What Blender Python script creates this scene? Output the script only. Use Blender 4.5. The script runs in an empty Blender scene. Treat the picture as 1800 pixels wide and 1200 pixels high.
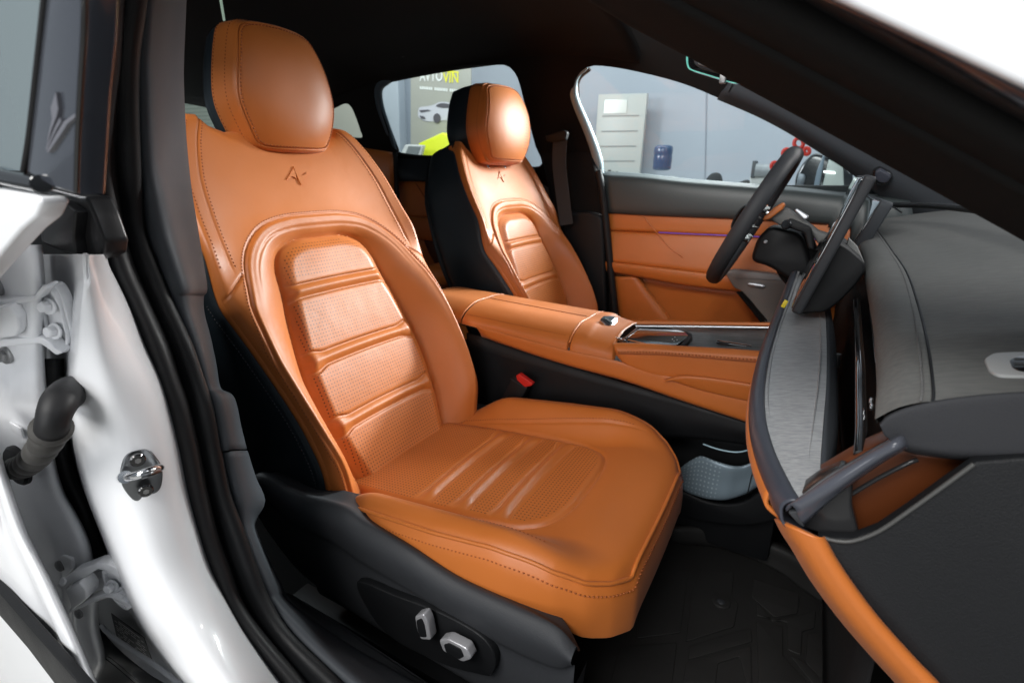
import bpy, bmesh, math, random
import numpy as np
from mathutils import Vector, Matrix

scn = bpy.context.scene
COL = scn.collection
random.seed(4)

# ------------------------------------------------------------------ camera, world, lamps
PITCH, YAW, FPX = math.radians(17.87), math.radians(30.0), 890.0
F_ = np.array([-math.sin(YAW) * math.cos(PITCH), math.cos(YAW) * math.cos(PITCH), -math.sin(PITCH)])
R_ = np.array([math.cos(YAW), math.sin(YAW), 0.0])
U_ = np.cross(R_, F_)
cam_d = bpy.data.cameras.new('camera')
cam = bpy.data.objects.new('camera', cam_d)
COL.objects.link(cam)
cam.matrix_world = Matrix(((R_[0], U_[0], -F_[0], 0), (R_[1], U_[1], -F_[1], 0), (R_[2], U_[2], -F_[2], 0), (0, 0, 0, 1)))
cam_d.sensor_width = 36.0
cam_d.lens = 36.0 * FPX / 1800.0
cam_d.clip_start, cam_d.clip_end = 0.01, 200
cam_d.dof.use_dof = True
cam_d.dof.focus_distance = 0.62
cam_d.dof.aperture_fstop = 8.0
scn.camera = cam

world = bpy.data.worlds.new('World')
scn.world = world
world.use_nodes = True
bg = world.node_tree.nodes['Background']
bg.inputs['Color'].default_value = (0.80, 0.90, 1.0, 1)
bg.inputs['Strength'].default_value = 0.24
scn.view_settings.view_transform = 'Standard'
scn.view_settings.look = 'None'
scn.view_settings.exposure = 0.0
scn.view_settings.gamma = 1.0
scn.view_settings.use_curve_mapping = False
scn.cycles.max_bounces = 6
scn.cycles.transparent_max_bounces = 12
scn.cycles.use_denoising = True


def lamp(name, kind, loc, target, energy, size=1.0, color=(1, 1, 1), size_y=None):
    d = bpy.data.lights.new(name, kind)
    d.energy = energy
    d.color = color
    if kind == 'AREA':
        d.shape = 'RECTANGLE'
        d.size, d.size_y = size, size_y or size
    elif kind == 'SPOT':
        d.shadow_soft_size = size
        d.spot_size = math.radians(size_y or 40)
        d.spot_blend = 0.3
    else:
        d.shadow_soft_size = size
    o = bpy.data.objects.new(name, d)
    COL.objects.link(o)
    o.location = loc
    o.rotation_euler = (Vector(target) - Vector(loc)).to_track_quat('-Z', 'Y').to_euler()
    return o


lamp('ceiling_strip_near', 'AREA', (-0.55, -1.55, 1.75), (-0.4, 0.3, -0.2), 92, 2.0, (1.0, 0.985, 0.96), 1.0)
lamp('side_fill', 'AREA', (-0.15, -1.4, 0.05), (-0.6, 0.15, -0.2), 12, 0.8, (0.97, 0.985, 1.0), 0.9)  # added fill lamp at eye height, whitens the pillar and hinges
lamp('ceiling_strip_front', 'AREA', (2.4, 0.6, 1.9), (-0.3, 0.9, -0.2), 19, 1.4, (0.98, 0.98, 1.0), 1.4)
lamp('ceiling_strip_far', 'AREA', (-1.6, 4.1, 2.3), (-1.6, 6.0, -0.2), 155, 9.0, (1.0, 0.99, 0.96), 0.6)
lamp('studio_spot_side', 'SPOT', (0.45, 3.15, 0.60), (-0.72, 0.62, -0.20), 480, 0.12, (1.0, 0.98, 0.96), 17)
lamp('rear_fill', 'AREA', (-4.3, 0.9, 1.5), (-1.0, 1.5, -0.3), 150, 1.2, (0.98, 0.98, 1.0), 1.2)  # added fill behind the car, brightens the rear door trim
lamp('studio_spot', 'SPOT', (-0.22, 2.10, 0.34), (-0.76, 1.36, -0.09), 135, 0.17, (1.0, 0.98, 0.96), 62)
lamp('studio_spot_near', 'SPOT', (1.1, 2.0, 1.05), (-0.66, 0.62, -0.28), 60, 0.06, (1.0, 0.97, 0.94), 22)


# ------------------------------------------------------------------ geometry helpers
def ray(px, py):
    return R_ * ((px - 900) / FPX) + U_ * ((600 - py) / FPX) + F_


def at(px, py, Y=None, X=None, Z=None, plane=None):
    """the point of the real plane Y=..., X=... or Z=... (metres) that is seen at a place of the photograph"""
    d = ray(px, py)
    if Y is not None:
        s = Y / d[1]
    elif X is not None:
        s = X / d[0]
    elif Z is not None:
        s = Z / d[2]
    else:
        n, c = plane
        s = c / float(np.dot(n, d))
    return d * s


def cr(A, n, axis=0):
    """Catmull-Rom through the control points along one axis, n steps per span"""
    A = np.moveaxis(np.asarray(A, float), axis, 0)
    m = A.shape[0]
    if n == 1 or m < 2:
        return np.moveaxis(A, 0, axis)
    out = []
    for i in range(m - 1):
        p0 = A[i - 1] if i > 0 else 2 * A[0] - A[1]
        p1, p2 = A[i], A[i + 1]
        p3 = A[i + 2] if i + 2 < m else 2 * A[-1] - A[-2]
        for k in range(n):
            t = k / n
            out.append(0.5 * ((2 * p1) + (-p0 + p2) * t + (2 * p0 - 5 * p1 + 4 * p2 - p3) * t * t + (-p0 + 3 * p1 - 3 * p2 + p3) * t ** 3))
    out.append(A[-1])
    return np.moveaxis(np.array(out), 0, axis)


def resample(P, n):
    P = np.asarray(P, float)
    s = np.concatenate([[0], np.cumsum(np.linalg.norm(np.diff(P, axis=0), axis=1))])
    t = np.linspace(0, s[-1], n)
    return np.stack([np.interp(t, s, P[:, k]) for k in range(P.shape[1])], 1)


def smooth_path(P, n):
    return resample(cr(P, 12), n)


def root_of(o):
    while o.parent is not None:
        o = o.parent
    return o


def put(name, verts, faces, mat, parent=None, flat=False, sharp=None, uv=None):
    verts = np.asarray(verts, float).reshape(-1, 3)
    if parent is not None:
        off = np.array(root_of(parent).location)
        loc = (0, 0, 0)
    else:
        off = verts.mean(0)
        loc = off
    me = bpy.data.meshes.new(name)
    me.from_pydata((verts - off).tolist(), [], [tuple(int(i) for i in f) for f in faces])
    me.validate()
    me.update()
    if not flat:
        me.polygons.foreach_set('use_smooth', [True] * len(me.polygons))
        if sharp:
            me.set_sharp_from_angle(angle=math.radians(sharp))
    if mat is not None:
        me.materials.append(mat)
    if uv is not None:
        l = me.uv_layers.new(name='UVMap')
        vi = np.zeros(len(me.loops), dtype=np.int32)
        me.loops.foreach_get('vertex_index', vi)
        l.data.foreach_set('uv', np.asarray(uv, np.float32)[vi].ravel())
    o = bpy.data.objects.new(name, me)
    COL.objects.link(o)
    o.location = loc
    if parent is not None:
        o.parent = parent
    return o


def thing(name, label, cat, loc, group=None, kind=None):
    o = bpy.data.objects.new(name, None)
    COL.objects.link(o)
    o.empty_display_size = 0.05
    o.location = loc
    return tag(o, label, cat, group, kind)


def tag(o, label=None, cat=None, group=None, kind=None):
    for k, v in (('label', label), ('category', cat), ('group', group), ('kind', kind)):
        if v:
            o[k] = v
    return o


def grid_faces(nr, nc, close_c=False, off=0):
    f = []
    for i in range(nr - 1):
        for j in range(nc if close_c else nc - 1):
            a, b = i * nc + j, i * nc + (j + 1) % nc
            f.append((off + a, off + b, off + b + nc, off + a + nc))
    return f


def mod_solid(o, t, offset=-1):
    m = o.modifiers.new('thickness', 'SOLIDIFY')
    m.thickness = t
    m.offset = offset
    return o


def loft(name, rows, mat, parent=None, nr=8, nc=6, solid=None, close=False, sharp=None, offset=-1, flip=False, ext=(0, 0)):
    """smooth surface through rows of control points"""
    A = np.asarray(rows, float)
    for end, e_ in ((0, ext[0]), (-1, ext[1])):      # carry the surface on beyond its last rows
        if e_:
            d = A[end] - A[1 if end == 0 else -2]
            step = np.linalg.norm(d.mean(0))
            d = d.mean(0) / step
            base, t_, new = A[end].copy(), 0.0, []
            while t_ < e_:
                step *= 1.6
                t_ += step
                new.append(base + d * min(t_, e_))
            A = np.concatenate([np.array(new[::-1]), A]) if end == 0 else np.concatenate([A, np.array(new)])
    if close:
        A = np.concatenate([A[:, -1:], A, A[:, :2]], 1)
    A = cr(cr(A, nr, 0), nc, 1)
    if close:
        A = A[:, nc:-nc - 1] if nc > 1 else A[:, 1:-2]
    n, m = A.shape[:2]
    f = grid_faces(n, m, close)
    if flip:
        f = [q[::-1] for q in f]
    # uv in metres
    us = np.concatenate([[0], np.cumsum(np.linalg.norm(np.diff(A.mean(1), axis=0), axis=1))])
    vs = np.concatenate([[0], np.cumsum(np.linalg.norm(np.diff(A.mean(0), axis=0), axis=1))])
    UV = np.stack(np.meshgrid(vs, us), -1).reshape(-1, 2)
    o = put(name, A, f, mat, parent, sharp=sharp, uv=UV)
    if solid:
        mod_solid(o, solid, offset)
    return o


def frames(P):
    P = np.asarray(P, float)
    T = np.gradient(P, axis=0)
    T /= np.linalg.norm(T, axis=1)[:, None] + 1e-12
    ref = np.array([0, 0, 1.0]) if abs(T[0][2]) < 0.9 else np.array([1.0, 0, 0])
    N = np.cross(T[0], ref)
    N /= np.linalg.norm(N)
    Ns = []
    for t in T:
        N = N - t * np.dot(N, t)
        N /= np.linalg.norm(N) + 1e-12
        Ns.append(N)
    Ns = np.array(Ns)
    return T, Ns, np.cross(T, Ns)


def tube_data(P, r, seg=10, closed=False, off=0):
    P = np.asarray(P, float)
    r = np.broadcast_to(np.asarray(r, float), (len(P),))
    T, N, B = frames(P)
    a = np.linspace(0, 2 * math.pi, seg, endpoint=False)
    V = P[:, None] + r[:, None, None] * (np.cos(a)[None, :, None] * N[:, None] + np.sin(a)[None, :, None] * B[:, None])
    f = grid_faces(len(P), seg, True, off)
    if closed:
        k = (len(P) - 1) * seg
        for j in range(seg):
            f.append((off + k + j, off + k + (j + 1) % seg, off + (j + 1) % seg, off + j))
    else:
        f.append(tuple(off + j for j in reversed(range(seg))))
        f.append(tuple(off + (len(P) - 1) * seg + j for j in range(seg)))
    return V.reshape(-1, 3), f


def tube(name, P, r, mat, parent=None, seg=10, n=None, closed=False):
    if n:
        P = smooth_path(P, n)
    V, f = tube_data(P, r, seg, closed)
    return put(name, V, f, mat, parent, sharp=50)


def ribbon(name, P, N, width, thick, mat, parent=None):
    """a flat strap along P, lying in the plane across N"""
    P = np.asarray(P, float)
    T = np.gradient(P, axis=0)
    T /= np.linalg.norm(T, axis=1)[:, None]
    N = np.broadcast_to(np.asarray(N, float), P.shape)
    S = np.cross(T, N)
    S /= np.linalg.norm(S, axis=1)[:, None]
    prof = [(-width / 2, -thick / 2), (width / 2, -thick / 2), (width / 2, thick / 2), (-width / 2, thick / 2)]
    V = np.stack([P + S * a + N * b for a, b in prof], 1).reshape(-1, 3)
    f = grid_faces(len(P), 4, True)
    f += [(3, 2, 1, 0), tuple(len(V) - 4 + i for i in range(4))]
    return put(name, V, f, mat, parent, sharp=40)


def basis(pts):
    """origin and axes of the best plane through a ring of points"""
    P = np.asarray(pts, float)
    c = P.mean(0)
    _, _, vt = np.linalg.svd(P - c)
    n = vt[2]
    if np.dot(n, -c) < 0:      # face the viewer's side
        n = -n
    ex = np.cross(np.array([0, 0, 1.0]), n)
    if np.linalg.norm(ex) < 0.2:
        ex = np.array([1.0, 0, 0]) - n * n[0]
    ex /= np.linalg.norm(ex)
    ey = np.cross(n, ex)
    return c, ex, ey, n


def plate(name, ring, mat, parent=None, thick=0.01, bevel=0.0, holes=(), flat_sharp=35, raise_=0.0, res=2):
    """solid plate bounded by a ring of points (and pierced by holes); its front lies on the ring's plane"""
    c, ex, ey, n = basis(ring)
    cu = bpy.data.curves.new('tmp', 'CURVE')
    cu.dimensions = '2D'
    cu.fill_mode = 'BOTH'
    cu.extrude = max(thick / 2 - bevel, 1e-5)
    cu.bevel_depth = bevel
    cu.bevel_resolution = res
    for r in [ring] + list(holes):
        Q = np.asarray(r, float) - c
        sp = cu.splines.new('POLY')
        sp.points.add(len(Q) - 1)
        q = np.stack([Q @ ex, Q @ ey], 1)
        for p, (a, b) in zip(sp.points, q):
            p.co = (a, b, 0, 1)
        sp.use_cyclic_u = True
    if bevel:
        cu.offset = -bevel
    tmp = bpy.data.objects.new('tmp', cu)
    COL.objects.link(tmp)
    dg = bpy.context.evaluated_depsgraph_get()
    me = tmp.evaluated_get(dg).to_mesh()
    V = np.zeros(len(me.vertices) * 3)
    me.vertices.foreach_get('co', V)
    V = V.reshape(-1, 3)
    faces = [tuple(p.vertices) for p in me.polygons]
    bpy.data.objects.remove(tmp)
    W = c + V[:, :1] * ex + V[:, 1:2] * ey + (V[:, 2:3] - thick / 2 + raise_) * n
    bm = bmesh.new()
    vs = [bm.verts.new(w) for w in W]
    for f in faces:
        try:
            bm.faces.new([vs[i] for i in f])
        except ValueError:
            pass
    bmesh.ops.remove_doubles(bm, verts=bm.verts, dist=1e-5)
    bmesh.ops.recalc_face_normals(bm, faces=bm.faces)
    bm.verts.index_update()
    W = [tuple(v.co) for v in bm.verts]
    faces = [tuple(v.index for v in f.verts) for f in bm.faces]
    bm.free()
    return put(name, W, faces, mat, parent, sharp=flat_sharp)


def smooth_ring(P, n=60):
    P = list(P)
    Q = cr(np.array(P[-2:] + P + P[:3], float), 8)
    Q = Q[16:16 + 8 * len(P)]
    return resample(np.vstack([Q, Q[:1]]), n + 1)[:-1]


def round_ring(P, r, k=5):
    """ring of points with its corners rounded"""
    P = [np.asarray(p, float) for p in P]
    out = []
    for i, p in enumerate(P):
        a, b = P[i - 1] - p, P[(i + 1) % len(P)] - p
        la, lb = np.linalg.norm(a), np.linalg.norm(b)
        rr = min(r, la * 0.45, lb * 0.45)
        s, e = p + a / la * rr, p + b / lb * rr
        for j in range(k + 1):
            t = j / k
            out.append((1 - t) ** 2 * s + 2 * t * (1 - t) * p + t * t * e)
    return out


def box(name, c, size, mat, parent=None, bevel=0.004, rot=None, seg=2):
    bm = bmesh.new()
    bmesh.ops.create_cube(bm, size=1)
    for v in bm.verts:
        v.co = Vector((v.co.x * size[0], v.co.y * size[1], v.co.z * size[2]))
    if bevel:
        bmesh.ops.bevel(bm, geom=bm.edges[:], offset=bevel, segments=seg, affect='EDGES', profile=0.6)
    M = Matrix.Translation(Vector(c)) @ (rot.to_4x4() if rot is not None else Matrix())
    V = [tuple(M @ v.co) for v in bm.verts]
    bm.verts.index_update()
    f = [tuple(v.index for v in q.verts) for q in bm.faces]
    bm.free()
    return put(name, V, f, mat, parent, sharp=35)


def disc(name, c, n, r, h, mat, parent=None, seg=24, bevel=0.25, dome=0.0, hexa=False):
    """a short turned stub (bolt head, cap) with axis n"""
    c, n = np.asarray(c, float), np.asarray(n, float) / np.linalg.norm(n)
    ex = np.cross(n, [0, 0, 1.0])
    ex = ex / np.linalg.norm(ex) if np.linalg.norm(ex) > 1e-3 else np.array([1.0, 0, 0])
    ey = np.cross(n, ex)
    if hexa:
        seg = 6
    a = np.linspace(0, 2 * math.pi, seg, endpoint=False) + 0.3
    b = bevel * h
    rings = [(r, 0), (r, h - b), (r - b, h), (r * 0.5, h + dome), (1e-4, h + dome)]
    V = np.concatenate([c + n * z + q * (np.cos(a)[:, None] * ex + np.sin(a)[:, None] * ey) for q, z in rings])
    return put(name, V, grid_faces(len(rings), seg, True), mat, parent, sharp=30)


def dashes(name, P, N, mat, parent, length=0.0036, gap=0.0024, rad=0.0007, lift=0.0004):
    """a run of thread stitches lying on a surface: P path points, N surface normals"""
    P, N = np.asarray(P, float), np.asarray(N, float)
    s = np.concatenate([[0], np.cumsum(np.linalg.norm(np.diff(P, axis=0), axis=1))])
    V, Fc = [], []
    t = 0.0
    while t + length < s[-1]:
        q = np.stack([np.interp([t, t + length], s, P[:, k]) for k in range(3)], 1)
        nn = np.array([np.interp(t, s, N[:, k]) for k in range(3)])
        nn /= np.linalg.norm(nn) + 1e-9
        d = q[1] - q[0]
        d /= np.linalg.norm(d) + 1e-9
        sd = np.cross(d, nn)
        m = (q[0] + q[1]) / 2 + nn * (lift + rad)
        e0, e1 = q[0] - nn * 0.0006, q[1] - nn * 0.0006
        k = len(V)
        V += [e0 + sd * rad, e0 - sd * rad, m + sd * rad - d * length * .2, m - sd * rad - d * length * .2,
              m + sd * rad + d * length * .2, m - sd * rad + d * length * .2, e1 + sd * rad, e1 - sd * rad]
        Fc += [(k, k + 1, k + 3, k + 2), (k + 2, k + 3, k + 5, k + 4), (k + 4, k + 5, k + 7, k + 6), (k, k + 2, k + 4, k + 6), (k + 7, k + 5, k + 3, k + 1)]
        t += length + gap
    return put(name, V, Fc, mat, parent)


# ------------------------------------------------------------------ materials
def mat(name, color, rough=0.5, metal=0.0, coat=0.0, spec=0.5, bump=None, vary=0.0, emit=None, sheen=0.0, stretch=(1, 1, 1), vscale=6.0, rvary=0.0):
    m = bpy.data.materials.new(name)
    m.use_nodes = True
    nt = m.node_tree
    b = nt.nodes['Principled BSDF']
    b.inputs['Base Color'].default_value = (*color, 1)
    b.inputs['Roughness'].default_value = rough
    b.inputs['Metallic'].default_value = metal
    b.inputs['Coat Weight'].default_value = coat
    b.inputs['Coat Roughness'].default_value = 0.06
    b.inputs['Specular IOR Level'].default_value = spec
    b.inputs['Sheen Weight'].default_value = sheen
    if emit:
        b.inputs['Emission Color'].default_value = (*emit[0], 1)
        b.inputs['Emission Strength'].default_value = emit[1]
    tc = nt.nodes.new('ShaderNodeTexCoord')
    mp = nt.nodes.new('ShaderNodeMapping')
    mp.inputs['Scale'].default_value = stretch
    nt.links.new(tc.outputs['Object'], mp.inputs['Vector'])
    if bump:
        n = nt.nodes.new('ShaderNodeTexNoise')
        n.inputs['Scale'].default_value = bump[0]
        n.inputs['Detail'].default_value = 3
        nt.links.new(mp.outputs['Vector'], n.inputs['Vector'])
        bp = nt.nodes.new('ShaderNodeBump')
        bp.inputs['Strength'].default_value = bump[1]
        bp.inputs['Distance'].default_value = 0.001
        nt.links.new(n.outputs['Fac'], bp.inputs['Height'])
        nt.links.new(bp.outputs['Normal'], b.inputs['Normal'])
    if vary or rvary:
        n2 = nt.nodes.new('ShaderNodeTexNoise')
        n2.inputs['Scale'].default_value = vscale
        n2.inputs['Detail'].default_value = 6
        nt.links.new(mp.outputs['Vector'], n2.inputs['Vector'])
    if vary:
        mx = nt.nodes.new('ShaderNodeMix')
        mx.data_type = 'RGBA'
        mx.inputs['A'].default_value = (*[c * (1 - vary) for c in color], 1)
        mx.inputs['B'].default_value = (*[min(1, c * (1 + vary)) for c in color], 1)
        nt.links.new(n2.outputs['Fac'], mx.inputs['Factor'])
        nt.links.new(mx.outputs['Result'], b.inputs['Base Color'])
    if rvary:
        mr = nt.nodes.new('ShaderNodeMapRange')
        mr.inputs['From Min'].default_value, mr.inputs['From Max'].default_value = 0.3, 0.7
        mr.inputs['To Min'].default_value, mr.inputs['To Max'].default_value = rough - rvary, rough + rvary
        nt.links.new(n2.outputs['Fac'], mr.inputs['Value'])
        nt.links.new(mr.outputs['Result'], b.inputs['Roughness'])
    return m


def glass(name, tint, gloss=0.08):
    m = bpy.data.materials.new(name)
    m.use_nodes = True
    nt = m.node_tree
    nt.nodes.clear()
    out = nt.nodes.new('ShaderNodeOutputMaterial')
    tr = nt.nodes.new('ShaderNodeBsdfTransparent')
    tr.inputs['Color'].default_value = (*tint, 1)
    gl = nt.nodes.new('ShaderNodeBsdfGlossy')
    gl.inputs['Roughness'].default_value = 0.02
    lw = nt.nodes.new('ShaderNodeLayerWeight')
    lw.inputs['Blend'].default_value = 0.5
    pw_ = nt.nodes.new('ShaderNodeMath')
    pw_.operation = 'POWER'
    pw_.inputs[1].default_value = 5.0
    nt.links.new(lw.outputs['Facing'], pw_.inputs[0])
    ma = nt.nodes.new('ShaderNodeMath')
    ma.operation = 'MULTIPLY_ADD'
    ma.inputs[1].default_value, ma.inputs[2].default_value = 0.6, gloss * 0.4
    nt.links.new(pw_.outputs['Value'], ma.inputs[0])
    mx = nt.nodes.new('ShaderNodeMixShader')
    nt.links.new(ma.outputs['Value'], mx.inputs['Fac'])
    nt.links.new(tr.outputs['BSDF'], mx.inputs[1])
    nt.links.new(gl.outputs['BSDF'], mx.inputs[2])
    nt.links.new(mx.outputs['Shader'], out.inputs['Surface'])
    return m


def perforate(m, pitch=0.0064, radius=0.18, hole=(0.05, 0.012, 0.004), uvname='UVMap', attr='perf'):
    """rows of small punched holes on the UV grid (metres), where the mesh attribute says so"""
    nt = m.node_tree
    b = nt.nodes['Principled BSDF']
    uv = nt.nodes.new('ShaderNodeUVMap')
    uv.uv_map = uvname
    sc = nt.nodes.new('ShaderNodeVectorMath')
    sc.operation = 'SCALE'
    sc.inputs['Scale'].default_value = 1 / pitch
    nt.links.new(uv.outputs['UV'], sc.inputs[0])
    fr = nt.nodes.new('ShaderNodeVectorMath')
    fr.operation = 'FRACTION'
    nt.links.new(sc.outputs['Vector'], fr.inputs[0])
    sb = nt.nodes.new('ShaderNodeVectorMath')
    sb.operation = 'SUBTRACT'
    sb.inputs[1].default_value = (0.5, 0.5, 0)
    nt.links.new(fr.outputs['Vector'], sb.inputs[0])
    ln = nt.nodes.new('ShaderNodeVectorMath')
    ln.operation = 'LENGTH'
    nt.links.new(sb.outputs['Vector'], ln.inputs[0])
    mr = nt.nodes.new('ShaderNodeMapRange')
    mr.inputs['From Min'].default_value, mr.inputs['From Max'].default_value = radius * 0.7, radius * 1.3
    mr.inputs['To Min'].default_value, mr.inputs['To Max'].default_value = 1, 0
    nt.links.new(ln.outputs['Value'], mr.inputs['Value'])
    at_ = nt.nodes.new('ShaderNodeAttribute')
    at_.attribute_name = attr
    mu = nt.nodes.new('ShaderNodeMath')
    mu.operation = 'MULTIPLY'
    nt.links.new(mr.outputs['Result'], mu.inputs[0])
    nt.links.new(at_.outputs['Fac'], mu.inputs[1])
    mx = nt.nodes.new('ShaderNodeMix')
    mx.data_type = 'RGBA'
    old = b.inputs['Base Color']
    if old.is_linked:
        nt.links.new(old.links[0].from_socket, mx.inputs['A'])
    else:
        mx.inputs['A'].default_value = old.default_value
    mx.inputs['B'].default_value = (*hole, 1)
    nt.links.new(mu.outputs['Value'], mx.inputs['Factor'])
    nt.links.new(mx.outputs['Result'], old)
    return m


def grained(name, dark, light, scale, rough=0.45, metal=0.0, along=(1, 1, 1), contrast=(0.35, 0.65), bump=0.15):
    """streaky brushed or open-grain surface"""
    m = mat(name, dark, rough, metal)
    nt = m.node_tree
    b = nt.nodes['Principled BSDF']
    tc = nt.nodes.new('ShaderNodeTexCoord')
    mp = nt.nodes.new('ShaderNodeMapping')
    mp.inputs['Scale'].default_value = along
    nt.links.new(tc.outputs['Object'], mp.inputs['Vector'])
    n = nt.nodes.new('ShaderNodeTexNoise')
    n.inputs['Scale'].default_value = scale
    n.inputs['Detail'].default_value = 4
    n.inputs['Distortion'].default_value = 0.3
    nt.links.new(mp.outputs['Vector'], n.inputs['Vector'])
    cr_ = nt.nodes.new('ShaderNodeValToRGB')
    cr_.color_ramp.elements[0].position, cr_.color_ramp.elements[1].position = contrast
    cr_.color_ramp.elements[0].color = (*dark, 1)
    cr_.color_ramp.elements[1].color = (*light, 1)
    nt.links.new(n.outputs['Fac'], cr_.inputs['Fac'])
    nt.links.new(cr_.outputs['Color'], b.inputs['Base Color'])
    bp = nt.nodes.new('ShaderNodeBump')
    bp.inputs['Strength'].default_value = bump
    bp.inputs['Distance'].default_value = 0.001
    nt.links.new(n.outputs['Fac'], bp.inputs['Height'])
    nt.links.new(bp.outputs['Normal'], b.inputs['Normal'])
    return m


TAN = (0.53, 0.148, 0.024)
M = {}


def on(obj, px, py, lift=0.0):
    """the point of a built surface that is seen at a place of the photograph, and lifted off it"""
    from mathutils.bvhtree import BVHTree
    if not hasattr(on, 'trees'):
        on.trees = {}
    if obj.name not in on.trees:
        off = np.array(root_of(obj).location)
        on.trees[obj.name] = BVHTree.FromPolygons([tuple(np.array(v.co) + off) for v in obj.data.vertices], [tuple(p.vertices) for p in obj.data.polygons])
    d = ray(px, py)
    loc, nrm, _, _ = on.trees[obj.name].ray_cast(Vector((0, 0, 0)), Vector(d))
    if loc is None:
        return at(px, py, Y=.4)
    n = np.array(nrm)
    if np.dot(n, d) > 0:
        n = -n
    return np.array(loc) + n * lift


M['leather'] = mat('tan_leather', TAN, 0.46, bump=(750, 0.10), vary=0.09, spec=0.55, rvary=0.05, vscale=9, sheen=0.05)
M['leather_perf'] = perforate(mat('tan_perforated_leather', TAN, 0.45, bump=(750, 0.10), vary=0.09, spec=0.55, vscale=9, sheen=0.05))
M['leather_speaker'] = perforate(mat('tan_speaker_leather', TAN, 0.54, bump=(750, 0.10), vary=0.09, spec=0.55, vscale=9, sheen=0.05), pitch=0.0085, radius=0.27, hole=(.16, .06, .03))
for k_ in ('leather', 'leather_perf', 'leather_speaker'):      # slight unevenness of the padding under the hide
    nt_ = M[k_].node_tree
    b_ = nt_.nodes['Principled BSDF']
    n_ = nt_.nodes.new('ShaderNodeTexNoise')
    n_.inputs['Scale'].default_value = 22
    n_.inputs['Detail'].default_value = 2
    tc_ = nt_.nodes.new('ShaderNodeTexCoord')
    nt_.links.new(tc_.outputs['Object'], n_.inputs['Vector'])
    bp_ = nt_.nodes.new('ShaderNodeBump')
    bp_.inputs['Strength'].default_value = 0.242
    bp_.inputs['Distance'].default_value = 0.003
    nt_.links.new(n_.outputs['Fac'], bp_.inputs['Height'])
    nt_.links.new(b_.inputs['Normal'].links[0].from_socket, bp_.inputs['Normal'])
    nt_.links.new(bp_.outputs['Normal'], b_.inputs['Normal'])
M['thread'] = mat('tan_thread', (0.30, 0.075, 0.014), 0.7)
M['thread_light'] = mat('pale_tan_thread', (0.55, 0.2, 0.06), 0.7)
M['thread_dark'] = mat('black_thread', (0.03, 0.03, 0.035), 0.7)
M['black_leather'] = mat('black_leather', (0.013, 0.020, 0.026), 0.42, bump=(700, 0.1), rvary=0.05, vscale=8)
M['grey_plastic'] = mat('charcoal_plastic', (0.032, 0.034, 0.038), 0.55, bump=(900, 0.35), rvary=0.05, vscale=14, spec=0.28)
M['dark_plastic'] = mat('black_plastic', (0.006, 0.0065, 0.0075), 0.55, bump=(900, 0.3), rvary=0.09, vscale=12, spec=0.28)
M['pillar_plastic'] = mat('pillar_trim_plastic', (0.046, 0.051, 0.058), 0.55, bump=(1000, 0.3), rvary=0.04, vscale=10, spec=0.16)
M['rubber'] = mat('black_rubber', (0.012, 0.012, 0.013), 0.55, bump=(300, 0.06), rvary=0.08, vscale=18, spec=0.28)
M['dusty_rubber'] = mat('dusty_rubber', (0.045, 0.043, 0.040), 0.6, bump=(300, 0.1), vary=0.5, vscale=30, spec=0.28)
M['white_paint'] = mat('white_car_paint', (0.82, 0.83, 0.85), 0.34, coat=0.35, vary=0.02, vscale=14)
M['gloss_black'] = mat('gloss_black', (0.006, 0.006, 0.007), 0.08, coat=1.0)
M['applique'] = mat('gloss_grey_applique', (0.045, 0.05, 0.062), 0.16, coat=1.0)
M['chrome'] = mat('chrome', (0.72, 0.73, 0.75), 0.16, 1.0)
M['satin'] = mat('satin_metal', (0.55, 0.56, 0.58), 0.3, 1.0)
M['silver'] = mat('silver_paint', (.46, .46, .48), .32, .5)
M['steel'] = mat('dull_steel', (0.34, 0.34, 0.34), 0.42, 1.0, vary=0.25, vscale=60)
M['dark_steel'] = mat('dark_zinc_steel', (0.20, 0.21, 0.22), 0.35, 1.0, vary=0.35, vscale=40)
M['pillar_black'] = mat('soft_black_pillar', (.012, .0115, .011), .85, spec=.08, bump=(800, .3))
M['headliner'] = mat('black_headliner', (0.008, 0.0065, 0.006), 0.9, bump=(600, 0.2), spec=0.28)
M['carpet'] = mat('black_carpet', (0.006, 0.006, 0.0065), 0.95, bump=(500, 0.5), spec=0.28)
M['mat_rubber'] = mat('floor_mat_rubber', (0.020, 0.0195, 0.019), 0.6, bump=(400, 0.25), vary=0.2, vscale=15, spec=0.28)
# ------------------------------------------------------------------ the two front seats
SB = np.array([-0.623, 0.6625, -0.5225])          # where backrest and cushion meet, on the seat's middle line
TH = math.radians(24)
VA = np.array([-math.sin(TH), 0, math.cos(TH)])   # up the backrest
WA = np.array([math.cos(TH), 0, math.sin(TH)])    # out of the backrest


def seat_pt(u, v, w):
    u, v, w = np.broadcast_arrays(u, v, w)
    return SB + u[..., None] * np.array([0, 1.0, 0]) + v[..., None] * VA + w[..., None] * WA


def mirror_ring(right):
    r = np.array(right, float)
    l = r[::-1].copy()
    l[:, 0] *= -1
    return np.vstack([r, l[1:] if abs(r[-1][0]) < 1e-6 else l])


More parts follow.
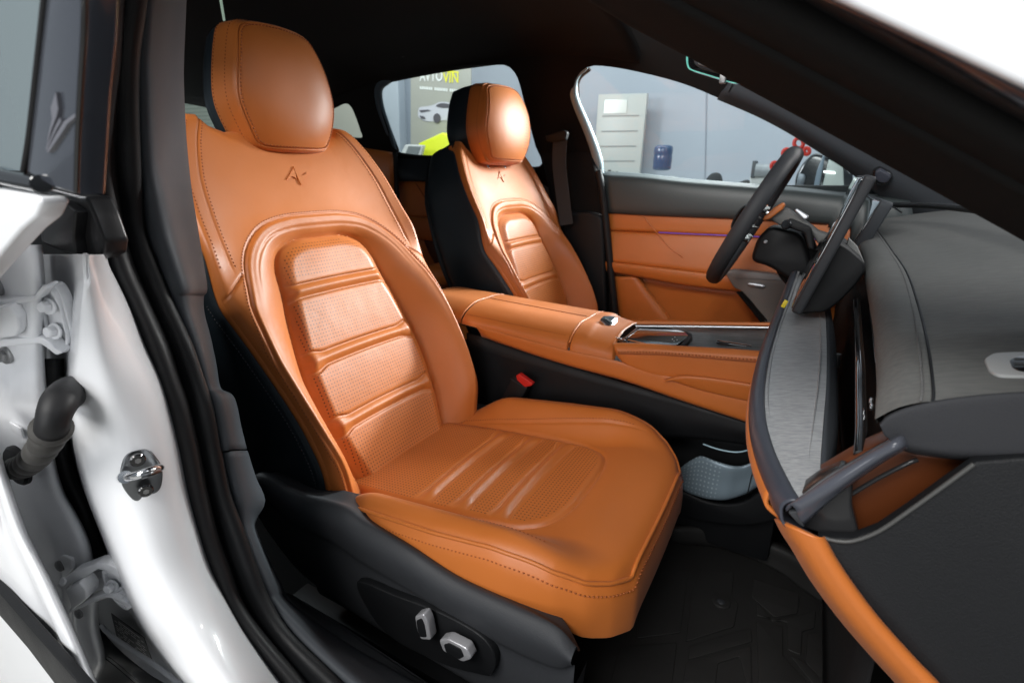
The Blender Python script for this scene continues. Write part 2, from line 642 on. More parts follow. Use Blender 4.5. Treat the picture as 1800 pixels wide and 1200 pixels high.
def sdist(u, v, ring):
    """signed distance to a closed ring (negative inside)"""
    P = np.stack([u.ravel(), v.ravel()], 1)
    A, B = ring, np.roll(ring, -1, 0)
    best = np.full(len(P), 1e9)
    inside = np.zeros(len(P), bool)
    for a, b in zip(A, B):
        d = b - a
        L = d @ d
        if L < 1e-14:
            continue
        t = np.clip(((P - a) @ d) / L, 0, 1)
        q = P - a - t[:, None] * d
        best = np.minimum(best, np.sqrt((q * q).sum(1)))
        c = (a[1] > P[:, 1]) != (b[1] > P[:, 1])
        with np.errstate(divide='ignore', invalid='ignore'):
            x = (b[0] - a[0]) * (P[:, 1] - a[1]) / (b[1] - a[1]) + a[0]
        inside ^= c & (P[:, 0] < x)
    return np.where(inside, -best, best).reshape(u.shape)


def sstep(x):
    x = np.clip(x, 0, 1)
    return x * x * (3 - 2 * x)


def dens(right, n=160):
    r = cr(np.array(right, float), 8)
    return mirror_ring(r)


INS = dens([(0, .4575), (.05, .456), (.092, .440), (.113, .408), (.121, .36), (.134, .30), (.147, .2), (.142, .1), (.122, .0), (.112, -.06)])
HOR = dens([(0, .496), (.06, .494), (.112, .482), (.150, .456), (.178, .42), (.198, .37), (.209, .335), (.2155, .27), (.214, .22), (.204, .13), (.182, .015), (.17, -.08)])
HW_V = [-.06, .045, .16, .26, .37, .475, .56, .62, .66, .70]
HW_U = [.195, .203, .211, .223, .236, .230, .220, .200, .180, .150]
RG_V = [-.06, 0, .07, .15, .22, .30, .37, .43, .496, .6, .70]
RG_W = [.03, .045, .080, .080, .071, .057, .038, .024, .012, .003, -.006]
RIBS = [(.362, .116), (.238, .138), (.117, .138)]
RB = .004


def hw(v):
    xs = np.linspace(-.06, .70, 200)
    ys = np.interp(xs, HW_V, HW_U)
    k = np.hanning(25)
    k /= k.sum()
    ys = np.convolve(np.pad(ys, 12, mode='edge'), k, 'valid')
    return np.interp(v, xs, ys)


RGX = np.linspace(-.06, .70, 300)
RGY = np.convolve(np.pad(np.interp(RGX, RG_V, RG_W), 20, mode='edge'), np.hanning(41) / np.hanning(41).sum(), 'valid')


def vtop(t):
    """top edge of the backrest, dipping under the headrest"""
    return np.interp(np.abs(t), [0, .35, .55, .72, .86, .95, 1.0], [.668, .667, .660, .668, .684, .682, .662])


def back_w(u, v):
    di, dh = sdist(u, v, INS), sdist(u, v, HOR)
    rg = np.interp(v, RGX, RGY)
    h = hw(v)
    # side bolsters rising out of the insert
    k = np.clip(di / np.maximum(di - dh, 1e-5), 0, 1)
    w = rg * np.sin(np.clip(k, 0, 1) * math.pi / 2) ** 1.15
    w = np.where(di < 0, 0, w)
    # the padded hoop round the top of the insert
    hoop = sstep((v - .33) / .1)
    w = w + hoop * .004 * np.where((di > 0) & (dh < 0), np.sin(math.pi * k) ** 0.8, 0)
    # outside the hoop: shoulders and the outer strip
    out = np.maximum(dh, 0)
    edge = np.maximum(h - np.abs(u), 0)
    kk = out / (out + edge + 1e-5)
    sh = sstep((v - .34) / .12)
    drop = (1 - sh) * .012 + sh * -.024
    w = np.where(dh > 0, rg - drop * kk ** 2.0, w)
    # roll-over at the top edge
    tt = np.clip(np.abs(u) / h, 0, 1)
    te = np.maximum(vtop(tt) - v, 0)
    w = w - .022 * np.exp(-te / .009)
    w = w - .010 * np.exp(-edge / .004)
    # insert: soft dish, three stitched rolls and pillowed panels between them
    ins = di < 0
    dish = .006 * (u / .14) ** 2
    soft = sstep(-di / .028)
    pad = 0 * u
    for vc, hl in RIBS:
        vv = v - vc + RB * (np.abs(u) / .14) ** 2
        fan = 1 + 0.55 * sstep((np.abs(u) - .092) / .03)
        pad = pad + .0042 * np.exp(-(vv / (.0065 * fan)) ** 2) - .0032 * (np.exp(-((vv - .0115 * fan) / .0028) ** 2) + np.exp(-((vv + .0115 * fan) / .0028) ** 2))
        pad = pad - .0012 * np.exp(-(vv / .03) ** 2)
    w = np.where(ins, w + soft * (.0095 + dish + pad), w)
    # seams
    w = w - .0036 * np.exp(-(di / .0030) ** 2) * (1 - .3 * sstep((-v) / .05))
    w = w - .0038 * np.exp(-((dh) / .0020) ** 2)
    w = w + .0018 * np.exp(-((dh + .006) / .004) ** 2)
    # second line of the hoop in the shoulder zone
    w = w - sh * .0020 * np.exp(-((dh + .021) / .0018) ** 2) * (np.abs(u) < .2)
    # shoulder seams running parallel to the side edge
    ss = sstep((v - .40) / .03)
    w = w - ss * .0022 * np.exp(-((edge - .030) / .0018) ** 2)
    # where the outer strip of the bolster meets the shoulder
    lim = .395 + (np.abs(u) - .20) * -.8
    w = w - .0040 * np.exp(-((v - lim) / .0022) ** 2) * (dh > -.001) * sstep((np.abs(u) - .185) / .015)
    return w


def eval_back(u, v, lift=0.0):
    u, v = np.asarray(u, float), np.asarray(v, float)
    e = 5e-4
    w = back_w(u, v)
    du = (back_w(u + e, v) - back_w(u - e, v)) / (2 * e)
    dv = (back_w(u, v + e) - back_w(u, v - e)) / (2 * e)
    P = seat_pt(u, v, w + lift)
    N = WA - du[:, None] * np.array([0, 1.0, 0]) - dv[:, None] * VA
    return P, N / np.linalg.norm(N, axis=1)[:, None]


def cut_grid(P, mask_face, nr, nc):
    """faces of a grid split in two sets by a per-face mask"""
    f = np.array(grid_faces(nr, nc))
    return f[mask_face], f[~mask_face]


def sub_mesh(name, V, F, material, parent, uv=None, attr=None):
    F = np.asarray(F)
    ids, inv = np.unique(F, return_inverse=True)
    o = put(name, V[ids], inv.reshape(F.shape), material, parent, uv=None if uv is None else uv[ids])
    if attr is not None:
        a = o.data.attributes.new('perf', 'FLOAT', 'POINT')
        a.data.foreach_set('value', np.asarray(attr, np.float32)[ids])
    return o


seat = thing('passenger_chair', 'tan leather front seat nearest the open door, its whole cushion and side switches in view', 'car seat', (-0.40, 0.6625, -0.78), 'tan leather front seats')


def build_backrest(root):
    nc, nr = 231, 301
    t = np.linspace(-1, 1, nc)
    t = np.sign(t) * (1 - (1 - np.abs(t)) ** 1.25)
    s = np.linspace(0, 1, nr)
    T, S = np.meshgrid(t, s)
    v = -.06 + S * (vtop(np.abs(T)) + .06)
    u = T * hw(v)
    w = back_w(u, v)
    P = seat_pt(u, v, w).reshape(-1, 3)
    di = sdist(u, v, INS)
    uv = np.stack([u.ravel(), v.ravel()], 1)
    ribm = np.ones_like(u)
    for vc, hl in RIBS:
        ribm *= 1 - (np.abs(v - vc + RB * (np.abs(u) / .14) ** 2) < .021)
    perf = ((di < -.012) * ribm).ravel()
    fm = (di[:-1, :-1] + di[1:, 1:] < 0).ravel()
    a, b = cut_grid(P, fm, nr, nc)
    ins = sub_mesh('backrest_insert', P, a, M['leather_perf'], root, uv, perf)
    back = sub_mesh('backrest', P, b, M['leather'], root, uv)
    # side flanks of leather, turning back from the face edge to the shell
    for sgn in (-1, 1):
        vv = np.linspace(-.05, .672, 90)
        rows = []
        for du, dw in ((0, 0), (.0018, -.003), (.0026, -.007), (.002, -.012)):
            uu = sgn * (hw(vv) + du)
            wv = back_w(sgn * hw(vv), vv) + dw
            rows.append(seat_pt(uu, vv, wv))
        V = np.stack(rows, 1)
        f = grid_faces(90, 4)
        if sgn < 0:
            f = [q[::-1] for q in f]
        put('backrest_flank', V.reshape(-1, 3), f, M['leather'], root)
    # stitching
    def run(pts, par, m=M['thread'], **k):
        pts = np.asarray(pts, float)
        q = resample(pts, max(int(np.sum(np.linalg.norm(np.diff(pts, axis=0), axis=1)) / .0015), 8))
        Pn, N = eval_back(q[:, 0], q[:, 1])
        return dashes('stitching', Pn, N, m, par, **k)
    def inset(ring, d):
        r = ring
        tn = np.gradient(r, axis=0)
        tn /= np.linalg.norm(tn, axis=1)[:, None] + 1e-9
        n = np.stack([tn[:, 1], -tn[:, 0]], 1)
        sg = 1 if np.mean(sdist((r + n * .004)[:, 0], (r + n * .004)[:, 1], ring)) < 0 else -1
        return r + sg * n * d
    hor_out = inset(HOR, -.0055)
    k = (hor_out[:, 1] > 0.0) & (np.abs(hor_out[:, 0]) < hw(hor_out[:, 1]) - .003)
    run(hor_out[k], back)
    for sgn in (-1, 1):
        vv = np.linspace(.415, .665, 60)
        for d in (.009, .036):
            run(np.stack([sgn * (hw(vv) - d), vv], 1), back)
    for vc, hl in RIBS:
        uu = np.linspace(-hl + .012, hl - .012, 80)
        fan = 1 + 0.55 * sstep((np.abs(uu) - .092) / .03)
        for off in (-.0145, .0145):
            run(np.stack([uu, vc - RB * (np.abs(uu) / .14) ** 2 + off * fan], 1), ins, M['thread_light'], length=.0026, gap=.002)
    # black outer shell: from the flank round the back of the seat
    vv = np.linspace(-.06, .676, 60)
    depth = np.interp(vv, [-.06, .1, .3, .45, .55, .676], [-.15, -.165, -.155, -.145, -.135, -.105])
    H = hw(vv)
    e = back_w(H, vv)
    prof = []
    for sgn in (-1, 1):
        seq = [(.0035, e - .009), (.0070, e - .014), (.010, e - .028), (.016, e * .3 + depth * .45), (.012, depth + .03), (-.004, depth + .008), (-.03, depth)]
        pr = [seat_pt(sgn * (H + a), vv, np.minimum(b, e - .008)) for a, b in seq]
        prof += pr if sgn < 0 else pr[::-1]
    V = np.stack(prof, 1)
    V = cr(V, 4, 1)
    n1, m1 = V.shape[:2]
    f = [q[::-1] for q in grid_faces(n1, m1)]
    # close the top under the headrest
    top = V[-1]
    face_top = []
    shell = put('back_shell', V.reshape(-1, 3), f, M['black_leather'], root)
    tt = np.linspace(-1, 1, m1)
    vt = vtop(np.abs(tt))
    fr = seat_pt(tt * hw(vt) * .995, vt, back_w(tt * hw(vt), vt) - .004)
    cap = np.stack([fr, (fr + top) / 2 + VA * .004, top], 0)
    put('back_shell_cap', cap.reshape(-1, 3), grid_faces(3, m1), M['black_leather'], shell)
    # contrast seam along the shell's front edge
    for sgn in (-1, 1):
        q = np.linspace(.03, .37, 120)
        Pq = seat_pt(sgn * (hw(q) + .0105), q, back_w(hw(q), q) - .024)
        dashes('stitching', Pq, np.tile([0, sgn * 1.0, 0.25], (120, 1)), M['thread_dark'], shell, rad=.0008)
    # embossed mark between the shoulders
    def mark(pts, nm='emblem', high=.0034):
        q = np.array(pts, float)
        Pn, N = eval_back(q[:, 0], q[:, 1])
        from mathutils.geometry import tessellate_polygon
        n_ = len(q)
        ctr_ = q.mean(0)
        top_ = Pn + N * high
        low_, N2 = eval_back(*(ctr_ + (q - ctr_) * 1.06).T)
        low_ = low_ - N2 * .001
        fc = [tuple(t) for t in tessellate_polygon([[Vector((a, b, 0)) for a, b in q]])]
        fc += [(k, (k + 1) % n_, n_ + (k + 1) % n_, n_ + k) for k in range(n_)]
        bm_ = bmesh.new()
        vs_ = [bm_.verts.new(p) for p in np.vstack([top_, low_])]
        for f in fc:
            bm_.faces.new([vs_[k] for k in f])
        bmesh.ops.recalc_face_normals(bm_, faces=bm_.faces)
        bm_.verts.index_update()
        fc = [tuple(v.index for v in f.verts) for f in bm_.faces]
        bm_.free()
        return put(nm, np.vstack([top_, low_]), fc, M['leather'], root, flat=True)
    def em_uv(x, y):
        v_ = -(y - 645) / 15 * .953 / 890 / .96
        return ((x - 705) / 15 * .953 / 890 + .389 * v_) / .855, .572 + v_
    for e_ in ([(435, 745), (520, 605), (608, 455), (650, 540), (690, 725), (640, 685), (570, 655), (500, 710)],
               [(615, 395), (740, 530), (800, 600), (860, 645), (920, 600), (992, 545), (1000, 575), (900, 735), (812, 880), (762, 800), (700, 640), (645, 500)]):
        mark([em_uv(*p) for p in e_], high=.0026 if len(e_) == 8 else .0032)
    return back


def build_headrest(root, width=.88, deep=1.0, shell=1.0, bulge=.030, hc=(-0.868, 0.680, 0.150)):
    HC = np.array(hc) + np.array(root.location) - np.array([-0.40, 0.6625, -0.78])
    tilt = math.radians(4)
    n = np.array([math.cos(tilt), 0, math.sin(tilt)])
    up = np.array([-math.sin(tilt), 0, math.cos(tilt)])
    lat = np.array([0, 1.0, 0])
    right = [(0, .108), (.055, .106), (.082, .098), (.096, .074), (.112, .026), (.1195, -.012), (.116, -.040), (.100, -.080), (.086, -.098), (.055, -.103), (0, -.104)]
    ring = mirror_ring(cr(np.array(right), 6))[:-1]
    ring = resample(np.vstack([ring, ring[:1]]), 141)[:-1] * np.array([width, 1.0])

    def rings(seq):
        out = []
        for sc, w, dz in seq:
            q = ring * sc
            ww = w if w < -.009 else w + bulge * (1 - .85 * np.minimum((q[:, 0] / (.128 * width)) ** 2 + (q[:, 1] / .120) ** 2, 1.15) ** 1.5) - bulge * .2
            out.append(HC + q[:, :1] * lat + (q[:, 1:] + dz) * up + np.broadcast_to(ww, (len(q),))[:, None] * n)
        return np.array(out)
    # front pad
    seq = []
    for r in np.concatenate([np.linspace(0.002, .9, 16), np.linspace(.915, 1.0, 18)]):
        w = -.0015 * r ** 8 - .0028 * math.exp(-((r - .945) / .008) ** 2) - .006 * max(0, (r - .96) / .04) ** 2
        seq.append((r, w, 0))
    V = rings(seq)
    uv = np.stack([ring[:, 0][None] * np.array([s[0] for s in seq])[:, None], ring[:, 1][None] * np.array([s[0] for s in seq])[:, None]], -1).reshape(-1, 2)
    pad = put('headrest', V.reshape(-1, 3), grid_faces(len(seq), len(ring), True), M['leather'], root, uv=uv)
    a = pad.data.attributes.new('perf', 'FLOAT', 'POINT')
    pm = ((uv[:, 0] > .045) & (uv[:, 1] < .055) & (uv[:, 1] > -.07) & (np.linalg.norm(uv / np.array([.118, .1]), axis=1) < .93)).astype(np.float32)
    a.data.foreach_set('value', pm)
    # leather band round the pad
    first = rings([(1.0, -.0075, 0)])[0]
    band = np.concatenate([first[None], rings([(1.012, -.013 * deep, 0), (1.03, -.022 * deep, 0), (1.045, -.038 * deep, 0), (1.05, -.050 * deep, 0), (1.046, -.055 * deep, 0)])])
    put('headrest_band', band.reshape(-1, 3), grid_faces(6, len(ring), True), M['leather'], pad)
    for sc, w in ((1.024, -.019 * deep), (1.0515, -.050 * deep)):
        Pq = rings([(sc, w, 0)])[0]
        Nq = Pq - HC
        dashes('stitching', np.vstack([Pq, Pq[:1]]), np.vstack([Nq, Nq[:1]]), M['thread'], pad)
    fr_ = rings([(.925, .0002, 0)])[0]
    dashes('stitching', np.vstack([fr_, fr_[:1]]), np.tile(n, (len(fr_) + 1, 1)), M['thread'], pad)
    k_ = lambda d: (-.053 - (d - .053) * shell) * deep
    back = rings([(1.043, k_(.053), 0), (1.036, k_(.060), 0), (1.03, k_(.072), 0), (.99, k_(.090), 0), (.85, k_(.100), 0), (.5, k_(.106), 0), (.02, k_(.108), 0)])
    put('headrest_shell', back.reshape(-1, 3), grid_faces(7, len(ring), True), M['black_leather'], root)
    for sgn in (-1, 1):
        p = HC + lat * sgn * .05 - n * .05
        tube('headrest_post', [p - up * .07, p - up * .18], .007, M['chrome'], root)
    if width > 1:
        return pad
    # cover between headrest and backrest
    box('headrest_collar', HC - n * .045 - up * .118, (.06, .13, .04), M['black_leather'], root, bevel=.012)
    return pad


CW_P = [-.06, .02, .12, .25, .36, .42, .455, .478, .49]
CW_U = [.190, .215, .226, .229, .224, .213, .194, .166, .136]
CINS = dens([(0, .384), (.06, .382), (.105, .368), (.128, .338), (.137, .30), (.143, .2), (.146, .1), (.146, 0), (.146, -.07)])
CRIBS = [.145, .215, .285]


def cw(p):
    return np.interp(p, CW_P, CW_U)


def cush_z(u, p):
    di = sdist(u, p, CINS)
    base = .010 + .115 * p
    h = cw(p)
    e = np.maximum(h - np.abs(u), 0)
    bl = .050 * sstep((p + .01) / .13) * (1 - sstep((p - .33) / .16))
    z = base + bl * sstep((np.abs(u) - .135) / .070)
    z = z - .013 * np.exp(-e / .012)
    # front edge rolls over
    fe = np.maximum(.49 - p, 0)
    z = z + .010 * np.exp(-((p - .42) / .05) ** 2) - .016 * np.exp(-fe / .014)
    pad = 0 * u
    for pc in CRIBS:
        q = p - pc - .006 * (np.abs(u) / .14) ** 2
        fan = 1 + 0.2 * sstep((np.abs(u) - .095) / .03)
        pad = pad + (.0042 * np.exp(-(q / (.0058 * fan)) ** 2) - .0031 * (np.exp(-((q - .0115 * fan) / .0028) ** 2) + np.exp(-((q + .0115 * fan) / .0028) ** 2)) - .0010 * np.exp(-(q / .03) ** 2)) * sstep((.140 - np.abs(u)) / .045)
    z = np.where(di < 0, z + sstep(-di / .014) * (.004 + pad), z)
    z = z - .0045 * np.exp(-(di / .003) ** 2)
    # seam along the crest of the side bolster
    g = (np.abs(u) - (.150 + .030 * sstep(p / .42)))
    z = z - .0020 * np.exp(-(g / .0022) ** 2) * (1 - sstep((p - .37) / .06))
    return z


def cush_pt(u, p, z):
    u, p, z = np.broadcast_arrays(u, p, z)
    return SB + np.stack([p, u, z], -1)


def build_cushion(root):
    nc, nr = 221, 241
    t = np.linspace(-1, 1, nc)
    t = np.sign(t) * (1 - (1 - np.abs(t)) ** 1.2)
    pp = -.06 + .55 * np.linspace(0, 1, nr)
    T, Pp = np.meshgrid(t, pp)
    u = T * cw(Pp)
    # bow the front edge
    z = cush_z(u, Pp)
    bow = .006 * sstep((Pp - .36) / .13) * (1 - (u / .2) ** 2)
    V = cush_pt(u, Pp + bow, z).reshape(-1, 3)
    di = sdist(u, Pp, CINS)
    uv = np.stack([u.ravel(), Pp.ravel()], 1)
    ribm = np.ones_like(u)
    for pc in CRIBS:
        ribm *= 1 - (np.abs(Pp - pc - .006 * (np.abs(u) / .14) ** 2) < .020)
    perf = ((di < -.012) * ribm).ravel()
    fm = (di[:-1, :-1] + di[1:, 1:] < 0).ravel()
    a, b = cut_grid(V, fm, nr, nc)
    ins = sub_mesh('cushion_insert', V, a, M['leather_perf'], root, uv, perf)
    cu = sub_mesh('cushion', V, b, M['leather'], root, uv)
    # piping and skirt round the sides and the front
    pe = np.linspace(-.03, .49, 70)
    far = np.stack([cw(pe), pe], 1)
    fr = np.stack([np.linspace(cw(.49), -cw(.49), 40)[1:-1], np.full(38, .49)], 1)
    edge = np.vstack([far, fr, far[::-1] * [-1, 1]])
    bo = .006 * sstep((edge[:, 1] - .36) / .13) * (1 - (edge[:, 0] / .2) ** 2)
    ez = cush_z(edge[:, 0], edge[:, 1])
    E = resample(np.column_stack([edge[:, 1] + bo, edge[:, 0], ez]), 220)
    tn = np.gradient(E[:, :2], axis=0)
    tn /= np.linalg.norm(tn, axis=1)[:, None] + 1e-9
    nrm = np.stack([tn[:, 1], -tn[:, 0]], 1)
    if np.mean((E[:, :2] - [.2, 0]) @ nrm.T.mean(1)) < -1e9:
        nrm = -nrm
    if nrm[len(nrm) // 2][0] < 0:
        nrm = -nrm
    front = sstep((E[:, 0] - .36) / .12)
    depth = .056 + .014 * front + .010 * sstep((E[:, 0] - .1) / .3)
    rows = []
    for o, d in ((-.002, 0.0), (.0035, -.004), (.0085, -.02), (.0115, -.05), (.0125, -.09)):
        k = abs(d) / .09
        q = E.copy()
        q[:, :2] += nrm * (o - .003 * front * k)[:, None]
        q[:, 2] -= depth * k * .86 + (0.004 if d < 0 else 0)
        rows.append(q)
    for o, k in ((.008, .97), (-.004, 1.05), (-.05, 1.06)):
        q = E.copy()
        q[:, :2] += nrm * (o - .016 * front * (1 if k > 1 else .15))[:, None]
        q[:, 2] -= depth * k
        rows.append(q)
    Vs = cr(np.stack(rows, 1), 4, 1)
    n1, m1 = Vs.shape[:2]
    f = grid_faces(n1, m1)
    put('cushion_skirt', SB + Vs.reshape(-1, 3), f, M['leather'], root)
    pip = E.copy()
    pip[:, :2] += nrm * .001
    pip[:, 2] += .0005
    tube('piping', SB + pip, .0028, M['leather'], cu, seg=8)
    low = cr(np.stack(rows, 1), 1, 1)[:, 5][(E[:, 0] < .43) & (E[:, 1] < 0)]
    tube('piping', SB + low, .0024, M['leather'], cu, seg=8)
    st = E.copy()
    st[:, :2] += nrm * .0075
    st[:, 2] -= .0135
    N3 = np.column_stack([nrm, np.full(len(E), .3)])
    dashes('stitching', SB + st, N3, M['thread'], cu)

    def ev(q):
        q = np.asarray(q, float)
        e = 5e-4
        z0 = cush_z(q[:, 0], q[:, 1])
        du = (cush_z(q[:, 0] + e, q[:, 1]) - cush_z(q[:, 0] - e, q[:, 1])) / (2 * e)
        dp = (cush_z(q[:, 0], q[:, 1] + e) - cush_z(q[:, 0], q[:, 1] - e)) / (2 * e)
        b_ = .006 * sstep((q[:, 1] - .36) / .13) * (1 - (q[:, 0] / .2) ** 2)
        N = np.column_stack([-dp, -du, np.ones(len(q))])
        return cush_pt(q[:, 0], q[:, 1] + b_, z0), N / np.linalg.norm(N, axis=1)[:, None]
    for pc in CRIBS:
        uu = np.linspace(-.125, .125, 90)
        fan = 1 + 0.5 * sstep((np.abs(uu) - .095) / .03)
        for off in (-.0145, .0145):
            Pn, N = ev(np.stack([uu, pc + .006 * (np.abs(uu) / .14) ** 2 + off * fan], 1))
            dashes('stitching', Pn, N, M['thread_light'], ins, length=.0026, gap=.002)
    for sgn in (-1, 1):
        q = np.linspace(.0, .40, 150)
        Pn, N = ev(np.stack([sgn * (.155 + .030 * sstep(q / .42)), q], 1))
        dashes('stitching', Pn, N, M['thread'], cu)
    # padding under the leather, so that nothing shows through from below
    box('cushion_foam', SB + np.array([.19, 0, -.045]), (.48, .36, .06), M['dark_plastic'], root, bevel=.02)
    return cu


def build_base(root):
    # plastic valance along the door side
    Y0 = SB[1]
    top = [(440, 842), (462, 832), (520, 866), (598, 890), (640, 919), (720, 966), (800, 1018), (900, 1066), (975, 1102), (1012, 1138)]
    bot = [(436, 880), (452, 925), (510, 1005), (570, 1055), (640, 1105), (740, 1165), (840, 1225), (930, 1280), (985, 1290), (1005, 1215)]
    top = [at(x, y, Y=Y0 - .25) for x, y in top]
    bot = [at(x, y, Y=Y0 - .25) for x, y in bot]
    for sgn in (-1, 1):
        rows = []
        for t_, b_ in zip(top, bot):
            def pt(k, inward):
                q = t_ + (b_ - t_) * k
                return (q[0], Y0 + sgn * (.262 - inward), q[2])
            kin = .25 if t_ is top[-1] else (.5 if t_ is top[-2] else 1.0)
            if sgn > 0:
                t_, b_ = t_ - [0, 0, .05], b_ - [0, 0, .02]
            rows.append([np.array(pt(.0, .014 + .056 * kin)) - [0, 0, .02], np.array(pt(.0, .014 + .021 * kin)) - [0, 0, .012], np.array(pt(.0, .014)), pt(.10, .0), pt(.30, .006), pt(.42, .014), pt(.75, .015), pt(1.0, .024), pt(1.02, .06)])
        o = loft('side_valance', rows, M['grey_plastic'], root, nr=8, nc=5, flip=sgn > 0)
        tag(o, 'charcoal plastic side valance')
    vy = Y0 - .262
    # darker recessed switch panel
    ring = [at(x, y, Y=vy + .008) for x, y in ((632, 1018), (700, 1042), (780, 1072), (850, 1112), (875, 1150), (868, 1180), (845, 1178), (780, 1160), (700, 1120), (660, 1080))]
    pan = plate('switch_panel', smooth_ring(ring, 60), M['dark_plastic'], root, thick=.012, bevel=.002, raise_=.006)
    def switch(pts, m_in):
        cp_ = np.mean(np.array(pts, float), 0)
        r = round_ring([at(*(cp_ + (np.array(p) - cp_) * .9), Y=vy - .018) for p in pts], .004)
        o = plate('seat_switch', r, M['silver'], root, thick=.014, bevel=.002)
        c = np.mean(r, 0)
        q = [c + (p - c) * np.array([.62, 1, .72]) + np.array([-.0012, 0, -.001]) for p in np.array(r)]
        plate('switch_face', q, M['dark_plastic'], o, thick=.003, bevel=.0006, raise_=.0012)
        return o
    switch([(727, 1081), (744, 1076), (752, 1092), (759, 1128), (739, 1126), (731, 1106)], None)
    switch([(768, 1123), (785, 1120), (822, 1139), (832, 1160), (815, 1166), (776, 1144)], None)
    # runners and cross frame under the cushion
    for sgn in (-1, 1):
        box('runner', (SB[0] + .16, Y0 + sgn * .19, -.765), (.56, .035, .03), M['dark_plastic'], root, bevel=.003)
    box('seat_frame', (SB[0] + .15, Y0, -.66), (.42, .40, .13), M['dark_plastic'], root, bevel=.01)
    # plastic knuckle at the foot of the backrest
    box('recliner_cover', (SB[0] + .0, Y0 - .208, SB[2] - .01), (.075, .02, .06), M['black_leather'], root, bevel=.008)


back_ = build_backrest(seat)
build_headrest(seat)
build_cushion(seat)
build_base(seat)


def copy_tree(o, parent=None):
    c = o.copy()
    COL.objects.link(c)
    if parent is not None:
        c.parent = parent
    for ch in list(o.children):
        copy_tree(ch, c)
    return c


def copy_seat():
    c = seat.copy()
    COL.objects.link(c)
    for ch in list(seat.children):
        if not ch.name.startswith('headrest'):
            copy_tree(ch, c)
    return c


seat2 = copy_seat()
seat2.name = 'driver_chair'
seat2.location = Vector(seat.location) + Vector((0.0, 0.74, 0))
seat2['label'] = 'tan leather front seat behind the steering wheel, with a dotted patch on its headrest'
hr2 = build_headrest(seat2, width=1.12, deep=.95, shell=2.0, bulge=.044, hc=(-0.826, 0.6625, 0.148))
hr2.data.materials[0] = M['leather_speaker']
# ------------------------------------------------------------------ the car: door opening, roof, far side
car = thing('car', 'white car around the seats, seen through its open front door, with black pillar seals', 'car', (-0.6, 1.03, -0.95))


def column(ys, xs, Y):
    """points down a curve of the photo's door opening, at real depths"""
    return [at(x, y, Y=d) for x, y, d in zip(xs, ys, np.broadcast_to(Y, (len(ys),)))]


YS = [-70, 0, 100, 200, 300, 400, 470, 543, 607, 667, 720, 793, 867, 940, 1000, 1060, 1117, 1197, 1290, 1400]
S1L = [152, 150, 145, 140, 143, 172, 190, 227, 253, 280, 297, 315, 330, 350, 370, 400, 433, 490, 562, 655]
SEAM = [217, 213, 207, 200, 201, 213, 233, 264, 293, 312, 330, 347, 362, 381, 403, 424, 463, 533, 612, 712]
S2R = [254, 250, 238, 238, 243, 250, 274, 304, 333, 353, 370, 384, 400, 426, 447, 472, 510, 592, 690, 800]
TRM = [278, 272, 266, 268, 275, 295, 316, 340, 362, 380, 396, 412, 428, 452, 472, 500, 545, 640, 752, 880]


def mix(a, b, t):
    return [p + (q - p) * t for p, q in zip(a, b)]


# rubber door seal, outer lip
rows = [column(YS, mix(S1L, S1L, 0), .252), column(YS, mix(S1L, SEAM, .04), .240), column(YS, mix(S1L, SEAM, .35), .232), column(YS, mix(S1L, SEAM, .7), .236), column(YS, mix(S1L, SEAM, .97), .248), column(YS, SEAM, .262)]
o = loft('door_seal', np.array(rows).transpose(1, 0, 2), M['rubber'], car, nr=5, nc=5, solid=.004, ext=(.22, .6))
rows = [column(YS, mix(SEAM, S2R, .0), .264), column(YS, mix(SEAM, S2R, .06), .252), column(YS, mix(SEAM, S2R, .5), .254), column(YS, mix(SEAM, S2R, .95), .262), column(YS, S2R, .285)]
o = loft('seal_retainer', np.array(rows).transpose(1, 0, 2), M['dark_plastic'], car, nr=5, nc=5, solid=.004, ext=(.22, .6))

# inner pillar trim with its stepped inner edge
IY = [-70, 0, 100, 150, 233, 290, 340, 400, 455, 507, 520, 550, 593, 640, 683, 695, 712, 750, 790]
IX = [324, 322, 318, 318, 322, 327, 333, 343, 352, 360, 354, 355, 366, 376, 384, 404, 412, 420, 430]


def interp_col(xs, y):
    return np.interp(y, YS, xs)


rows = []
for x, y in zip(IX, IY):
    a, b = interp_col(S2R, y), interp_col(TRM, y)
    b = min(b, a + (x - a) * .55)
    rows.append([at(a - 1, y, Y=.288), at(a + 1, y, Y=.272), at((a + b) / 2, y, Y=.270), at(b, y, Y=.282), at(b + (x - b) * .5, y, Y=.318), at(x - 3, y, Y=.350), at(x, y, Y=.362), at(x - 1, y, Y=.40)])
loft('pillar_trim', rows, M['pillar_plastic'], car, nr=4, nc=4, solid=.003, ext=(.22, 0))
LY = [793, 840, 880, 910, 932, 985, 1033, 1053, 1090, 1140, 1200, 1290, 1400]
LX = [431, 446, 462, 448, 447, 470, 494, 501, 545, 618, 720, 860, 1010]
rows = []
for x, y in zip(LX, LY):
    a, b = interp_col(S2R, y), interp_col(TRM, y)
    b = min(b, a + (x - a) * .55)
    rows.append([at(a - 1, y, Y=.290), at(a + 1, y, Y=.274), at((a + b) / 2, y, Y=.272), at(b, y, Y=.284), at(b + (x - b) * .5, y, Y=.312), at(x - 3, y, Y=.340), at(x, y, Y=.355), at(x - 1, y, Y=.40)])
loft('sill_trim', rows, M['pillar_plastic'], car, nr=4, nc=4, solid=.003, ext=(0, .6))
